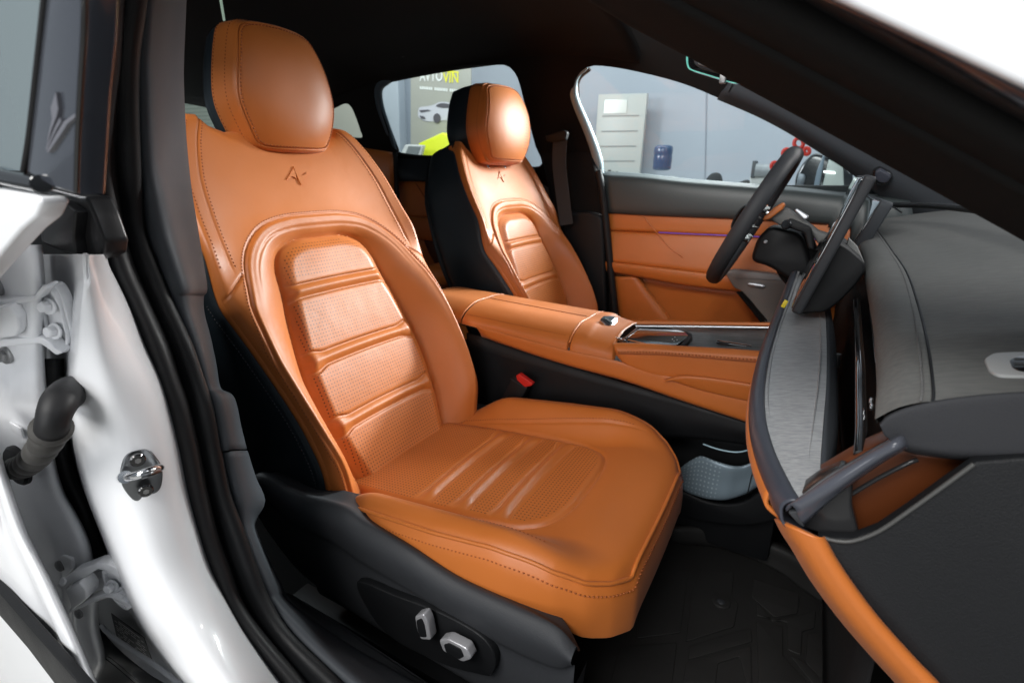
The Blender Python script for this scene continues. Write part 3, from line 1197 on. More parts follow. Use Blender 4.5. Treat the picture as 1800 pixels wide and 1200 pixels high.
# flat scuff plate of the sill, inboard of the trim
SY = [1045, 1090, 1140, 1200, 1290, 1420]
rows = []
for y, x0, x1 in zip(SY, [498, 535, 600, 690, 830, 1010], [505, 580, 655, 745, 880, 1070]):
    rows.append([at(x0, y, Y=.352), at((x0 + x1) / 2, y, Y=.362), at(x1 - 3, y, Y=.378), at(x1, y, Y=.384), at(x1 - 2, y + 2, Y=.42)])
loft('scuff_plate', rows, M['grey_plastic'], car, nr=4, nc=4, solid=.003, ext=(0, .6))

# white painted pillar and sill
WY = [447, 470, 500, 543, 607, 667, 720, 793, 867, 940, 1000, 1060, 1117, 1197, 1290, 1400]
WR = [184, 191, 206, 227, 253, 280, 297, 315, 330, 350, 370, 400, 433, 490, 562, 655]
WL = [146, 146, 147, 141, 135, 131, 132, 140, 159, 187, 210, 237, 270, 333, 420, 530]
rows = []
for y, xr, xl in zip(WY, WR, WL):
    f = lambda t: xl + (xr - xl) * t
    side = np.interp(y, [447, 520, 640, 800, 1000, 1400], [75, 72, 60, 34, 26, 26])
    rows.append([at(xl - side, y, Y=.250), at(xl - side * .85, y, Y=.236), at(xl - side * .22, y, Y=.200), at(xl - 4, y, Y=.176), at(xl + 5, y, Y=.1665), at(f(.12), y, Y=.1655), at(f(.35), y, Y=.1720), at(f(.6), y, Y=.1865), at(f(.85), y, Y=.2075), at(xr, y, Y=.232), at(xr + 6, y, Y=.256)])
loft('body', rows, M['white_paint'], car, nr=6, nc=5, solid=.002, ext=(0, .6))

M['bracket'] = mat('satin_black_bracket', (.014, .014, .015), .38, spec=.4, bump=(500, .1))
# black bracket under the rear-door window frame
ring = [at(x, y, Y=.205) for x, y in ((70, 335), (88, 332), (138, 345), (150, 345), (166, 380), (182, 425), (180, 448), (164, 457), (140, 452), (100, 440), (72, 428), (66, 380))]
plate('pillar_bracket', round_ring(ring, .004), M['bracket'], car, thick=.02, bevel=.003)
ring = [at(x, y, Y=.196) for x, y in ((76, 428), (110, 442), (134, 450), (128, 420), (132, 372), (104, 352), (80, 352))]
plate('bracket_cap', round_ring(ring, .003), M['bracket'], car, thick=.012, bevel=.002)

# black backdrop sheet, gives the darkness of the gap behind the shut line
loft('gap_backdrop', [[at(-60, y, Y=.31), at(60, y, Y=.31), at(np.interp(y, [300, 460, 900, 1300], [150, 165, 300, 520]), y, Y=.31)] for y in (300, 460, 600, 900, 1300)], M['dark_plastic'], car, nr=2, nc=2, solid=.003)

# recessed white flank with the vehicle sticker
rows = []
for y, a, b in ((1040, 168, 236), (1075, 172, 262), (1110, 186, 290), (1150, 222, 318), (1200, 282, 352), (1290, 380, 440)):
    rows.append([at(a, y, Y=.215), at(a + 5, y, Y=.205), at((a + b) / 2, y, Y=.215), at(b, y, Y=.212), at(b + 14, y, Y=.19)])
loft('sill_flank', rows, M['white_paint'], car, nr=5, nc=4, solid=.002, ext=(0, .5))
tube('sill_flange', [at(178, 1098, Y=.185), at(190, 1112, Y=.185), at(232, 1142, Y=.188), at(270, 1166, Y=.19), at(318, 1203, Y=.192), at(400, 1270, Y=.192)], .0028, M['white_paint'], car, n=30)
rows = [[at(x, y, Y=d) for x, y, d in ((150, a, .20), (b, a, .205))] for a, b in ((1090, 172), (1120, 190), (1160, 235), (1200, 290), (1280, 390))]
loft('sill_cover', rows, M['gloss_black'], car, nr=3, nc=3, solid=.003, ext=(0, .4))
tube('sill_bead', [at(176, 1150, Y=.198), at(200, 1168, Y=.198), at(228, 1192, Y=.198), at(270, 1230, Y=.198)], .0005, M['grey_plastic'], car, n=12, seg=6)

# vehicle data sticker: black with white print
st = [np.array(at(x, y, Y=.203)) for x, y in ((195, 1077), (253, 1120), (271, 1171), (205, 1118))]
sticker = plate('sticker', st, mat('sticker_black', (.012, .012, .013), .3), car, thick=.0006)
M['print'] = mat('print_white', (.7, .7, .7), .6)


def on_quad(q, a, b, lift):
    p = q[0] * (1 - a) * (1 - b) + q[1] * a * (1 - b) + q[2] * a * b + q[3] * (1 - a) * b
    n = np.cross(q[1] - q[0], q[3] - q[0])
    n /= np.linalg.norm(n)
    if np.dot(n, -q[0]) < 0:
        n = -n
    return p + n * lift


def bars(name, q, spec, m, parent, lift=.0004):
    V, Fc = [], []
    for a0, a1, b0, b1 in spec:
        k = len(V)
        V += [on_quad(q, a0, b0, lift), on_quad(q, a1, b0, lift), on_quad(q, a1, b1, lift), on_quad(q, a0, b1, lift)]
        Fc.append((k, k + 1, k + 2, k + 3))
    return put(name, V, Fc, m, parent, flat=True)


rg = random.Random(7)
spec = []
for i in range(9):
    b = .1 + i * .095
    if i == 0:
        spec.append((.22, .85, b, b + .05))
        continue
    a = .08
    while a < .9:
        w_ = rg.uniform(.05, .16)
        if rg.random() < .8 and not (3 <= i <= 5 and .45 < a < .62):
            spec.append((a, min(a + w_, .94), b, b + .04))
        a += w_ + .03
bars('sticker_print', st, spec, M['print'], sticker)

# door striker


def jamb(x, y, out=0.0):
    xl, xr = np.interp(y, WY, WL), np.interp(y, WY, WR)
    return at(x, y, Y=float(np.interp((x - xl) / (xr - xl), [.12, .35, .6, .85, 1], [.1655, .172, .1865, .2075, .232])) - out)


sp = [jamb(x, y, .001) for x, y in ((211, 822), (222, 797), (245, 790), (262, 789), (273, 800), (283, 818), (283, 845), (276, 862), (258, 872), (240, 879), (226, 868), (212, 845))]
striker = plate('door_striker', smooth_ring(sp, 50), M['dark_steel'], car, thick=.004, bevel=.0008, raise_=.004)
_, _, _, sn = basis(sp)
for bx, by in ((241, 805), (255, 859)):
    c = jamb(bx, by, .002)
    b_ = disc('bolt', c + sn * .002, sn, .0062, .0035, M['gloss_black'], striker, bevel=.3)
    disc('bolt_socket', c + sn * .0056, sn, .0026, .0004, M['steel'], b_, hexa=True)
lp = [jamb(x, y, o_) for x, y, o_ in ((221, 838, .002), (222, 838, .008), (227, 838, .016), (240, 835, .022), (258, 829, .024), (274, 824, .024), (281, 822, .018), (280, 823, .004))]
tube('striker_loop', lp, .0034, M['chrome'], striker, seg=14, n=40)
tube('striker_foot', [jamb(217, 839, .003), jamb(220, 838, .009)], .0055, M['chrome'], striker, seg=14)
lp2 = [jamb(248, 837, .026), jamb(263, 832, .027), jamb(279, 827, .026)]
tube('striker_sleeve', lp2, .0024, M['dark_steel'], striker, seg=10, n=10)

# near windscreen pillar, close to the lens: trim, seal, gloss strip, white skin
def diag(pts, Y):
    return [at(x, y, Y=Y) for x, y in pts]


XD = [-90, 60, 220, 420, 640, 860, 1100]
def line(x0, y0, x1, y1, lo=950, hi=2200, n=9, sag=0):
    xs = np.linspace(lo, hi, n)
    ys = y0 + (y1 - y0) * (xs - x0) / (x1 - x0) - sag * ((xs - x0) * (xs - x1)) / 1e5
    return list(zip(xs, ys))


L0 = line(1037, 0, 1780, 400, sag=-2.5)
L1 = line(1215, 0, 1800, 312, sag=-1.5)
L2 = line(1265, 0, 1800, 285, sag=-1)
L3 = line(1400, 0, 1800, 222)
L4 = line(1462, 0, 1800, 186)
L5 = line(1492, 0, 1800, 172)
L6 = line(1492, 0, 1800, 142)
L7 = line(1560, -60, 1800, 40)


def to_roof(rows):
    """carry a windscreen-pillar section up into the roof rail and on to the tail, and down to the scuttle"""
    A = np.array(rows).transpose(1, 0, 2)
    m0 = A[0].mean(0)
    d0 = (A[0] - A[1]).mean(0)
    d0 /= np.linalg.norm(d0)
    up_ = [A[0] + (np.array(t) - m0) * np.array([1, 0, 1]) for t in ((-2.1, 0, .29), (-1.4, 0, .385), (-.88, 0, .385), (-.52, 0, .30))]
    d1 = (A[-1] - A[-2]).mean(0)
    d1 /= np.linalg.norm(d1)
    return np.concatenate([np.array(up_), A, (A[-1] + d1 * .15)[None], (A[-1] + d1 * .40)[None]])


dn = lambda L, k: [(x, y + k) for x, y in L]
rows = [diag(dn(L0, -10), .50), diag(dn(L0, 1), .425), diag(dn(L0, -14), .402), diag([((a + c) / 2, (b + d) / 2) for (a, b), (c, d) in zip(L0, L1)], .368), diag(dn(L1, 16), .345), diag(dn(L1, 2), .352)]
loft('windscreen_pillar_trim', to_roof(rows), M['pillar_black'], car, nr=3, nc=5, solid=.003)
rows = [diag(dn(L1, 8), .358), diag(dn(L1, -8), .335), diag(L2, .322), diag([((a + c) / 2, (b + d) / 2) for (a, b), (c, d) in zip(L2, L3)], .312), diag(L3, .318), diag(dn(L3, -14), .335)]
loft('door_seal', to_roof(rows), M['pillar_black'], car, nr=3, nc=5, solid=.003)
rows = [diag(dn(L3, 0), .332), diag(dn(L4, 12), .305), diag(L4, .296), diag(dn(L4, -4), .300)]
loft('pillar_seal', to_roof(rows), M['rubber'], car, nr=3, nc=4, solid=.002)
rows = [diag(dn(L4, 2), .302), diag(dn(L5, 2), .285), diag(dn(L6, 8), .277), diag(dn(L6, -2), .278)]
loft('gloss_strip', to_roof(rows), M['applique'], car, nr=3, nc=4, solid=.002)
rows = [diag(dn(L6, 2), .282), diag(dn(L6, -2), .268), diag(dn(L6, -12), .264), diag(dn(L7, 0), .272), diag(dn(L7, -80), .30), diag(dn(L7, -300), .38)]
loft('windscreen_pillar', to_roof(rows), M['white_paint'], car, nr=3, nc=4, solid=.002)

# roof lining
rows = []
for x, zr in ((-2.3, .27), (-1.8, .36), (-1.3, .40), (-.9, .405), (-.65, .39), (-.50, .365)):
    rows.append([(x, .34, zr - .07), (x, .42, zr - .01), (x, .7, zr + .02), (x, 1.03, zr + .03), (x, 1.38, zr + .015), (x, 1.54, zr - .02), (x, 1.60, zr - .05)])
loft('headliner', rows, M['headliner'], car, nr=5, nc=5, solid=.02)
# glow painted for a light leak by the glass roof, and reading lamps in the lining
g0, g1 = at(386, -12, Z=.372), at(394, 36, Z=.372)
tube('roof_edge_glow', [g0, g1], .0028, mat('pale_green_edge_glow', (.35, .45, .36), .3, emit=((.55, .75, .6), .35)), car, seg=8)
for px, py, s_ in ((708, 97, 1),):
    c = at(px, py, Y=1.50 if py > 60 else 1.25)
    hk = box('coat_hook', c, (.022, .012, .014), M['dark_plastic'], car, bevel=.004)
    box('hook_lens', c + np.array([0.002, -.0068, 0]), (.012, .003, .008), mat('amber_lens', (.25, .12, .07), .3), hk, bevel=.001)

# far side: door frames and pillars round the window openings, leaning in above the belt line
TUM = np.array([0.0, 1.0, 0.42])
TUM_N = TUM / np.linalg.norm(TUM)
FAR_C = float(np.dot(TUM_N, [0, 1.735, 0.0]))


def far(px, py, off=0.0):
    return at(px, py, plane=(TUM_N, FAR_C + off))


W_FRONT = [(1057, 306), (1045, 262), (1030, 222), (1014, 185), (1008, 160), (1014, 135), (1032, 119), (1060, 117), (1120, 127), (1200, 148), (1273, 178), (1330, 204), (1387, 234), (1440, 268), (1493, 302), (1530, 330), (1545, 344)]
W_REAR = [(947, 294), (940, 256), (933, 230), (922, 186), (913, 150), (905, 130), (893, 118), (877, 115), (800, 118), (733, 127), (690, 137), (672, 146), (665, 162), (669, 190), (682, 228), (697, 268), (770, 276), (860, 286)]
W_QUART = [(634, 243), (632, 228), (624, 205), (616, 188), (606, 183), (590, 190), (560, 206), (556, 236), (600, 241)]
outer = [(1640, 420), (1600, 350), (1560, 290), (1480, 225), (1380, 170), (1290, 80), (1180, -10), (1000, -40), (850, -40), (700, 0), (600, 60), (520, 110), (500, 150), (500, 270), (560, 262), (640, 262), (690, 290), (800, 300), (920, 312), (965, 330), (1000, 330), (1040, 330), (1200, 340), (1400, 370)]
ring_o = [far(x, y) for x, y in outer]
frame = plate('window_frame', smooth_ring(ring_o, 120), M['headliner'], car, thick=.014, bevel=.004,
              holes=[smooth_ring([far(x, y) for x, y in w_], 90) for w_ in (W_FRONT, W_REAR, W_QUART)], raise_=.0, res=3)
M['window_glass'] = glass('clear_window_glass', (.90, .95, .96))
for w_ in (W_FRONT, W_REAR, W_QUART):
    cxy = np.mean(np.array(w_, float), 0)
    plate('side_window', smooth_ring([far(*(cxy + (np.array(p) - cxy) * 1.02), off=.010) for p in w_], 70), M['window_glass'], car, thick=.003)
# front door's window reveal; light on its frame is put into the paler colour
M['reveal'] = mat('lit_blue_grey_frame', (.30, .38, .41), .4, bump=(300, .05))
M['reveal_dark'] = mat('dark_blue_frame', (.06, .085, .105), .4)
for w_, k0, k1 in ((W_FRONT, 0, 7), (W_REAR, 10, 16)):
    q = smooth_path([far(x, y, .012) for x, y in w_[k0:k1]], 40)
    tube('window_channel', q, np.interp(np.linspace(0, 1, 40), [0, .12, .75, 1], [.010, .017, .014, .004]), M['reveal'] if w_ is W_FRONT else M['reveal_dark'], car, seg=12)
    cxy = np.mean(np.array(w_, float), 0)
    q2 = smooth_path([far(*(cxy + (np.array(p) - cxy) * .972), off=.024) for p in w_[k0:k1]], 40)
    tube('window_rubber', q2, .006, M['rubber'], car, seg=8)

# far windscreen pillar trim with tweeter
lo = [(1262, 172), (1330, 201), (1387, 231), (1440, 264), (1493, 298), (1540, 335), (1600, 385)]
hi = [(1290, 135), (1360, 165), (1430, 205), (1510, 252), (1590, 292), (1680, 340), (1800, 400)]
rows = []
for (a, b), (c, d) in zip(lo, hi):
    p0, p1 = far(a, b, -.016), far(c, d, -.03)
    m_ = (p0 + p1) / 2 + np.array([0, -.018, -.004])
    rows.append([far(a, b, .0), p0, p0 + (m_ - p0) * .5 + np.array([0, -.008, 0]), m_, p1 + (m_ - p1) * .4, p1, p1 + np.array([.06, .02, .03])])
loft('pillar_trim', rows, M['pillar_plastic'], car, nr=5, nc=4, solid=.004)
tube('trim_joint', [far(1273, 178, -.022), far(1282, 160, -.046), far(1290, 143, -.045)], .0015, M['rubber'], car, n=12, seg=6)
tw = [far(x, y, -.058) for x, y in ((1533, 302), (1545, 295), (1566, 305), (1571, 312), (1560, 328), (1545, 327), (1533, 320))]
t_ = plate('tweeter', round_ring(tw, .012), M['gloss_black'], car, thick=.03, bevel=.006)
tw2 = [far(x, y, -.066) for x, y in ((1538, 303), (1547, 298), (1563, 307), (1567, 312), (1558, 323), (1547, 322), (1538, 316))]
plate('tweeter_grille', round_ring(tw2, .010), mat('slate_grille', (.05, .055, .075), .45, bump=(2500, .5)), t_, thick=.02, bevel=.004)
# cowl strip at the foot of the windscreen
tube('cowl_trim', [at(1560, 360, Y=1.5), at(1640, 362, Y=1.3), at(1740, 372, Y=1.05), at(1860, 392, Y=.8)], .006, M['rubber'], car, n=30)

# far B pillar lining below and between the windows
pr = [at(x, y, Y=1.70) for x, y in ((905, 100), (1000, 100), (1016, 200), (1048, 300), (1058, 372), (1070, 470), (1078, 580), (1020, 580), (985, 500), (962, 330), (930, 200))]
plate('pillar_lining', smooth_ring(pr, 50), M['headliner'], car, thick=.04, bevel=.012)
pr = [at(x, y, Y=1.665) for x, y in ((985, 372), (1035, 372), (1058, 380), (1062, 440), (1066, 560), (1000, 560), (992, 470))]
plate('pillar_foot', round_ring(pr, .02), M['dark_plastic'], car, thick=.04, bevel=.01)
tube('door_weatherstrip', [at(1052, 300, Y=1.68), at(1060, 345, Y=1.68), at(1066, 400, Y=1.68), at(1074, 480, Y=1.68), at(1082, 570, Y=1.68)], .012, M['rubber'], car, n=30)

# front wing and bonnet ahead of the door opening
loft('front_wing', [[(x, .30, -.02), (x, .22, -.03), (x, .13, -.07), (x, .08, -.20), (x, .075, -.45), (x, .12, -.85)] for x in (.62, .8, 1.1, 1.5)], M['white_paint'], car, nr=4, nc=5, solid=.004)
loft('bonnet', [[(x, y, z + .05 * (1 - ((y - 1.03) / .75) ** 2)) for y in (.30, .55, 1.03, 1.5, 1.76)] for x, z in ((.66, -.03), (.9, -.06), (1.2, -.12), (1.55, -.22))], M['white_paint'], car, nr=4, nc=5, solid=.004)

# cabin floor and the rear bulkhead with the back window
fl = [(-2.3, .33, -.80), (.45, .33, -.80), (.45, 1.75, -.80), (-2.3, 1.75, -.80)]
put('cabin_floor', fl + [(x, y, z - .03) for x, y, z in fl], [(0, 1, 2, 3), (7, 6, 5, 4), (0, 4, 5, 1), (1, 5, 6, 2), (2, 6, 7, 3), (3, 7, 4, 0)], M['carpet'], car, flat=True)
box('side_panel', (-.9, 1.80, -.45), (3.0, .03, .86), M['dark_plastic'], car, bevel=.005)
bw = [(-2.25, .30, .40), (-2.25, 1.80, .40), (-2.25, 1.80, -.80), (-2.25, .30, -.80)]
hole = round_ring([(-2.25, .50, .335), (-2.25, 1.56, .335), (-2.25, 1.64, .02), (-2.25, .42, .02)], .06)
plate('bulkhead', bw, M['headliner'], car, thick=.03, holes=[hole])
plate('hatch_window', hole, M['window_glass'], car, thick=.004, raise_=-.01)
fw = [(.42, .33, -.13), (.42, 1.78, -.13), (.30, 1.78, -.80), (.30, .33, -.80)]
loft('firewall', [fw[:2], fw[3:1:-1]], M['carpet'], car, nr=2, nc=2, solid=.02)
# ------------------------------------------------------------------ rear door standing open at the left
rd = thing('door', 'white rear door standing open beside the pillar, with grey window pane and bolted hinges', 'car door', (-.75, .08, -.6), kind='thing')
ring = [at(x, y, Y=.112) for x, y in ((100, -420), (148, -420), (148, -60), (146, 60), (139, 160), (136, 260), (134, 342), (92, 330), (45, 303), (52, 240), (66, 120), (86, -60))]
ap = plate('window_applique', ring, M['applique'], rd, thick=.012, bevel=.0015)
tube('applique_edge', [at(x, y, Y=.111) for x, y in ((149, -40), (147, 60), (141, 160), (136, 260), (134, 338))], .0012, M['gloss_black'], ap, seg=8, n=24)
# moulded bird-like mark on the applique
M['mark'] = mat('mark_grey', (.13, .13, .15), .3, coat=.6)
for pts in (((86, 258), (88, 240), (95, 210), (93, 190), (102, 162), (106, 192), (103, 205), (94, 228)),
            ((84, 262), (92, 244), (101, 222), (109, 207), (111, 214), (103, 228), (94, 246), (86, 264)),
            ((85, 268), (100, 240), (116, 214), (136, 200), (136, 206), (122, 218), (108, 240), (90, 266)),):
    plate('emblem', [at(x, y, Y=.1112) for x, y in pts], M['mark'], ap, thick=.002, raise_=.0008)
ring = [at(x, y, Y=.114) for x, y in ((97, -420), (82, -60), (62, 120), (48, 240), (40, 301), (0, 293), (-80, 280))]
ring += [np.array([-1.25, .114, ring[-1][2] + .01]), np.array([-1.25, .114, ring[0][2]])]
M['tint'] = mat('grey_privacy_glass', (.16, .20, .21), .06, coat=1.0)
plate('window_pane', ring, M['tint'], rd, thick=.006)
tube('glass_seal', [at(x, y, Y=.1125) for x, y in ((85, -50), (66, 120), (52, 240), (42, 301))], .0016, M['rubber'], rd, n=24, seg=8)
tube('belt_moulding', [np.array([-1.25, .112, at(-80, 304, Y=.112)[2]])] + [at(x, y, Y=.112) for x, y in ((-80, 304), (-20, 309), (20, 315), (54, 322), (72, 325))], .0042, M['gloss_black'], rd, n=24, seg=16)
disc('moulding_cap', at(72, 324, Y=.112), at(82, 326, Y=.106) - at(72, 324, Y=.112), .0046, .002, M['gloss_black'], rd)
ring = [at(x, y, Y=.108) for x, y in ((-60, 328), (0, 333), (50, 341), (68, 346), (72, 358), (62, 382), (35, 405), (0, 446), (-60, 520), (-130, 640))]
ring += [np.array([-1.25, .108, ring[-1][2]]), np.array([-1.25, .108, ring[0][2]])]
plate('door_skin', round_ring(ring, .003), M['white_paint'], rd, thick=.012, bevel=.002)
# inner front face of the door shell, behind the hinges
rows = []
for y, xr in ((430, 66), (500, 72), (560, 74), (640, 75), (720, 82), (800, 92), (860, 108), (900, 130), (950, 154), (1000, 164), (1050, 168), (1100, 169), (1140, 178), (1165, 180), (1200, 170), (1260, 176)):
    rows.append([np.array([-1.2, .13, at(-110, y, Y=.150)[2]]), at(-110, y, Y=.150), at(xr - 90, y, Y=.158), at(xr - 40, y, Y=.162), at(xr - 12, y, Y=.166), at(xr - 3, y, Y=.172), at(xr, y, Y=.182), at(xr + 4, y, Y=.22)])
loft('door_shell', rows, M['white_paint'], rd, nr=4, nc=4, solid=.002)
sh = []
for y, a, b in ((630, 78, 98), (700, 84, 103), (760, 90, 108), (800, 98, 115), (845, 112, 128), (883, 131, 147), (920, 149, 160), (950, 161, 167), (985, 162, 182)):
    sh.append([at(a - 12, y, Y=.196), at(a, y, Y=.186), at((a + b) / 2, y, Y=.183), at(b, y, Y=.188), at(b + 8, y, Y=.20)])
loft('weatherstrip', sh, M['rubber'], rd, nr=5, nc=4, solid=.003)
tube('shell_flange', [at(x, y, Y=.176) for x, y in ((74, 640), (82, 720), (91, 790), (104, 850), (128, 900), (152, 960))], .0016, mat('bare_sealer', (.42, .38, .34), .5), rd, n=30, seg=8)
# outer leading edge of the door
rows = []
for (x, y) in ((-40, 700), (0, 800), (43, 927), (87, 1017), (133, 1117), (167, 1197), (215, 1300)):
    k = np.interp(y, [700, 1197], [.9, 1.25])
    rows.append([at(x + 2, y - 2, Y=.135), at(x, y, Y=.118), at(x - 6 * k, y + 2, Y=.108), at(x - 22 * k, y + 6, Y=.104), at(x - 28 * k, y + 8, Y=.1065), at(x - 70 * k, y + 22, Y=.102), np.array([-1.2, .10, at(x - 70 * k, y + 22, Y=.102)[2] - .03])])
loft('door_edge', rows, M['white_paint'], rd, nr=6, nc=4, solid=.002, ext=(0, .25))
ring = [at(x, y, Y=.094) for x, y in ((-60, 985), (0, 1043), (60, 1112), (127, 1188), (180, 1250), (140, 1250), (100, 1206), (50, 1140), (0, 1082), (-60, 1020))]
ring += [np.array([-1.2, .094, ring[-1][2]]), np.array([-1.2, .094, ring[0][2]])]
plate('rocker_strip', ring, M['dark_plastic'], rd, thick=.008, bevel=.001)
box('crease_pad', at(30, 755, Y=.157), (.03, .002, .012), M['white_paint'], rd, bevel=.0009)


def hinge(Yf, web, flanges, foot, bolts, knuckle, pin):
    def hp(x, y, d=0.0):
        return at(x, y, Y=float(np.interp(x, [Yf[0], Yf[2]], [Yf[1], Yf[3]])) + d)
    h = plate('door_hinge', round_ring([hp(x, y, .010) for x, y in web], .004), M['white_paint'], rd, thick=.006, bevel=.001)
    for fl in flanges:
        plate('hinge_flange', round_ring([hp(x, y, -.003) for x, y in fl], .0025), M['white_paint'], h, thick=.012, bevel=.0012)
    fr_ = smooth_ring([hp(x, y, .004) for x, y in foot], 60)
    plate('hinge_foot', fr_, M['white_paint'], h, thick=.010, bevel=.001)
    c = fr_.mean(0)
    inner = c + (fr_ - c) * .84
    plate('hinge_lip', fr_ + np.array([0, -.004, 0]), M['white_paint'], h, thick=.005, bevel=.0010, holes=[inner + np.array([0, -.004, 0])])
    for x, y in bolts:
        c = hp(x, y, .002)
        disc('washer', c + np.array([.001, -.001, 0]), (.35, -1, .15), .0075, .0018, M['white_paint'], h, bevel=.3)
        disc('hinge_bolt', c + np.array([.0016, -.003, .0003]), (.35, -1, .15), .0052, .0058, M['white_paint'], h, hexa=True, bevel=.15)
    plate('hinge_knuckle', round_ring([hp(x, y, -.006) for x, y in knuckle], .003), M['white_paint'], h, thick=.016, bevel=.002)
    disc('hinge_pin', hp(*pin, -.0035), (.2, -1, .5), .0046, .002, M['white_paint'], h)
    return h


hinge((-30, .147, 127, .182), [(-30, 538), (60, 526), (80, 520), (104, 560), (108, 600), (74, 600), (-30, 606)],
      [[(-30, 532), (58, 521), (70, 506), (78, 502), (84, 506), (70, 520), (63, 530), (-30, 543)], [(-30, 599), (72, 593), (88, 603), (99, 616), (109, 621), (98, 625), (84, 613), (70, 604), (-30, 613)]],
      [(70, 510), (80, 502), (96, 504), (110, 526), (121, 566), (127, 600), (120, 616), (106, 620), (95, 606), (84, 560)],
      [(89, 538), (99, 581)], [(-30, 547), (15, 537), (22, 547), (31, 557), (33, 580), (28, 592), (-30, 600)], (-10, 530))
hinge((100, .146, 240, .178), [(104, 1034), (150, 1006), (190, 1000), (216, 1030), (222, 1056), (190, 1050), (124, 1076)],
      [[(98, 1028), (126, 1006), (146, 999), (168, 990), (188, 990), (204, 998), (218, 1018), (213, 1021), (200, 1012), (187, 1003), (172, 1000), (136, 1022), (106, 1034)],
       [(119, 1079), (154, 1063), (180, 1051), (198, 1051), (212, 1061), (226, 1071), (239, 1065), (233, 1056), (224, 1060), (200, 1043), (180, 1044), (150, 1056), (122, 1070)]],
      [(186, 1000), (202, 1000), (218, 1016), (233, 1040), (240, 1058), (230, 1068), (218, 1062), (204, 1048), (192, 1026)],
      [(200, 1027), (220, 1038)], [(114, 1037), (138, 1023), (148, 1033), (152, 1041), (151, 1054), (126, 1073), (121, 1056)], (112, 1021))
wp = plate('hinge_base', round_ring([at(x, y, Y=.158) for x, y in ((86, 988), (94, 977), (110, 975), (124, 982), (127, 1000), (118, 1012), (98, 1026), (88, 1010))], .004), M['white_paint'], rd, thick=.006, bevel=.0012)
for x, y, r_ in ((-2, 503, .0085), (13, 624, .0085), (107, 993, .0068), (140, 1077, .0060)):
    c = at(x, y, Y=.1575)
    b = disc('door_bolt', c, (.25, -1, .1), r_, .003, M['steel'], rd, dome=.0008)
    if y < 700:
        disc('bolt_head', c + np.array([.0006, -.003, .0003]), (.25, -1, .1), r_ * .72, .004, M['steel'], b, hexa=True)

# rubber wiring boot between door and pillar
boot = thing('wiring_boot', 'black ribbed rubber wiring boot bridging the door gap under the upper hinge', 'rubber boot', tuple(at(60, 820, Y=.14)))
ctr = [at(x, y, Y=d) for x, y, d in ((28, 822, .146), (44, 818, .138), (62, 803, .134), (76, 785, .133), (86, 768, .133), (91, 752, .133))]
ctr = smooth_path(ctr, 200)
s_ = np.linspace(0, 1, 200)
rad = .0122 - .0052 * np.exp(-(((s_ * 8) % 1 - .5) / .17) ** 2) + .0022 * (s_ > .97)
V, f = tube_data(ctr, rad, 24)
put('bellows', V, f, M['dusty_rubber'], boot)
V, f = tube_data(smooth_path([at(x, y, Y=d) for x, y, d in ((91, 757, .133), (93, 742, .134), (98, 722, .138), (108, 702, .146), (122, 690, .160), (134, 688, .178))], 50), np.interp(np.linspace(0, 1, 50), [0, .12, .25, .7, 1], [.0115, .0115, .0130, .0145, .016]), 24)
put('boot_elbow', V, f, M['rubber'], boot)
V, f = tube_data(smooth_path([at(x, y, Y=d) for x, y, d in ((118, 676, .165), (126, 680, .18), (136, 684, .19))], 12), [.006, .0075, .008, .008, .008, .008, .008, .008, .008, .008, .008, .008], 14)
put('boot_nub', V, f, M['rubber'], boot)
fl_c = at(36, 816, Y=.150)
disc('boot_flange', fl_c, (.1, -1, .05), .0225, .006, M['rubber'], boot, seg=40, bevel=.4)

# ------------------------------------------------------------------ centre console
con = thing('centre_console', 'tan leather centre console with padded armrest lid and grain-finished tray between the seats', 'console', (-.35, 1.03, -.79))
ST = []   # lid stations: rear -> front
rear = [(882, 517, 1.12), (857, 524, 1.04), (821, 546, .945), (826, 562, .925), (836, 573, .920)]
front = [(1062, 548, 1.12), (1037, 558, 1.04), (1006, 584, .945), (1000, 602, .925), (998, 616, .920)]
P0 = np.array([at(x, y, Y=d) for x, y, d in rear])
P1 = np.array([at(x, y, Y=d) for x, y, d in front])
P0[:, 0] = -.668
P1[:, 0] = -.399


def section(P, dx=0, lift=0.0):
    a = P + np.array([dx, 0, 0])
    far_side = a[0] + np.array([0, .012, -.012])
    return np.vstack([[a[0] + np.array([0, .018, -.05])], [far_side], [a[0] + np.array([0, .0, lift])], [(a[0] + a[1]) / 2 + np.array([0, 0, .003 + lift])], [a[1] + np.array([0, 0, .001 + lift])],
                      [(a[1] + a[2]) / 2 + np.array([0, -.006, .007 + lift])], [a[2] + np.array([0, 0, lift])], [a[3]], [a[4]]])


def between(t):
    return P0 + (P1 - P0) * t


def shrink(S, k):
    c = S.mean(0)
    return c + (S - c) * np.array([1, k, k])


rows = [shrink(section(between(0)), .955)] + [section(between(t)) for t in (.012, .03, .25, .5, .75, .975, .99)] + [shrink(section(between(1.0)), .955)]
lid = loft('armrest_lid', rows, M['leather'], con, nr=5, nc=5)
rows = [shrink(section(between(-.55)), .9), section(between(-.50)), section(between(-.30)), section(between(-.04)), section(between(-.022)), shrink(section(between(-.012)), .955)]
loft('armrest_cap', rows, M['leather'], con, nr=5, nc=5)
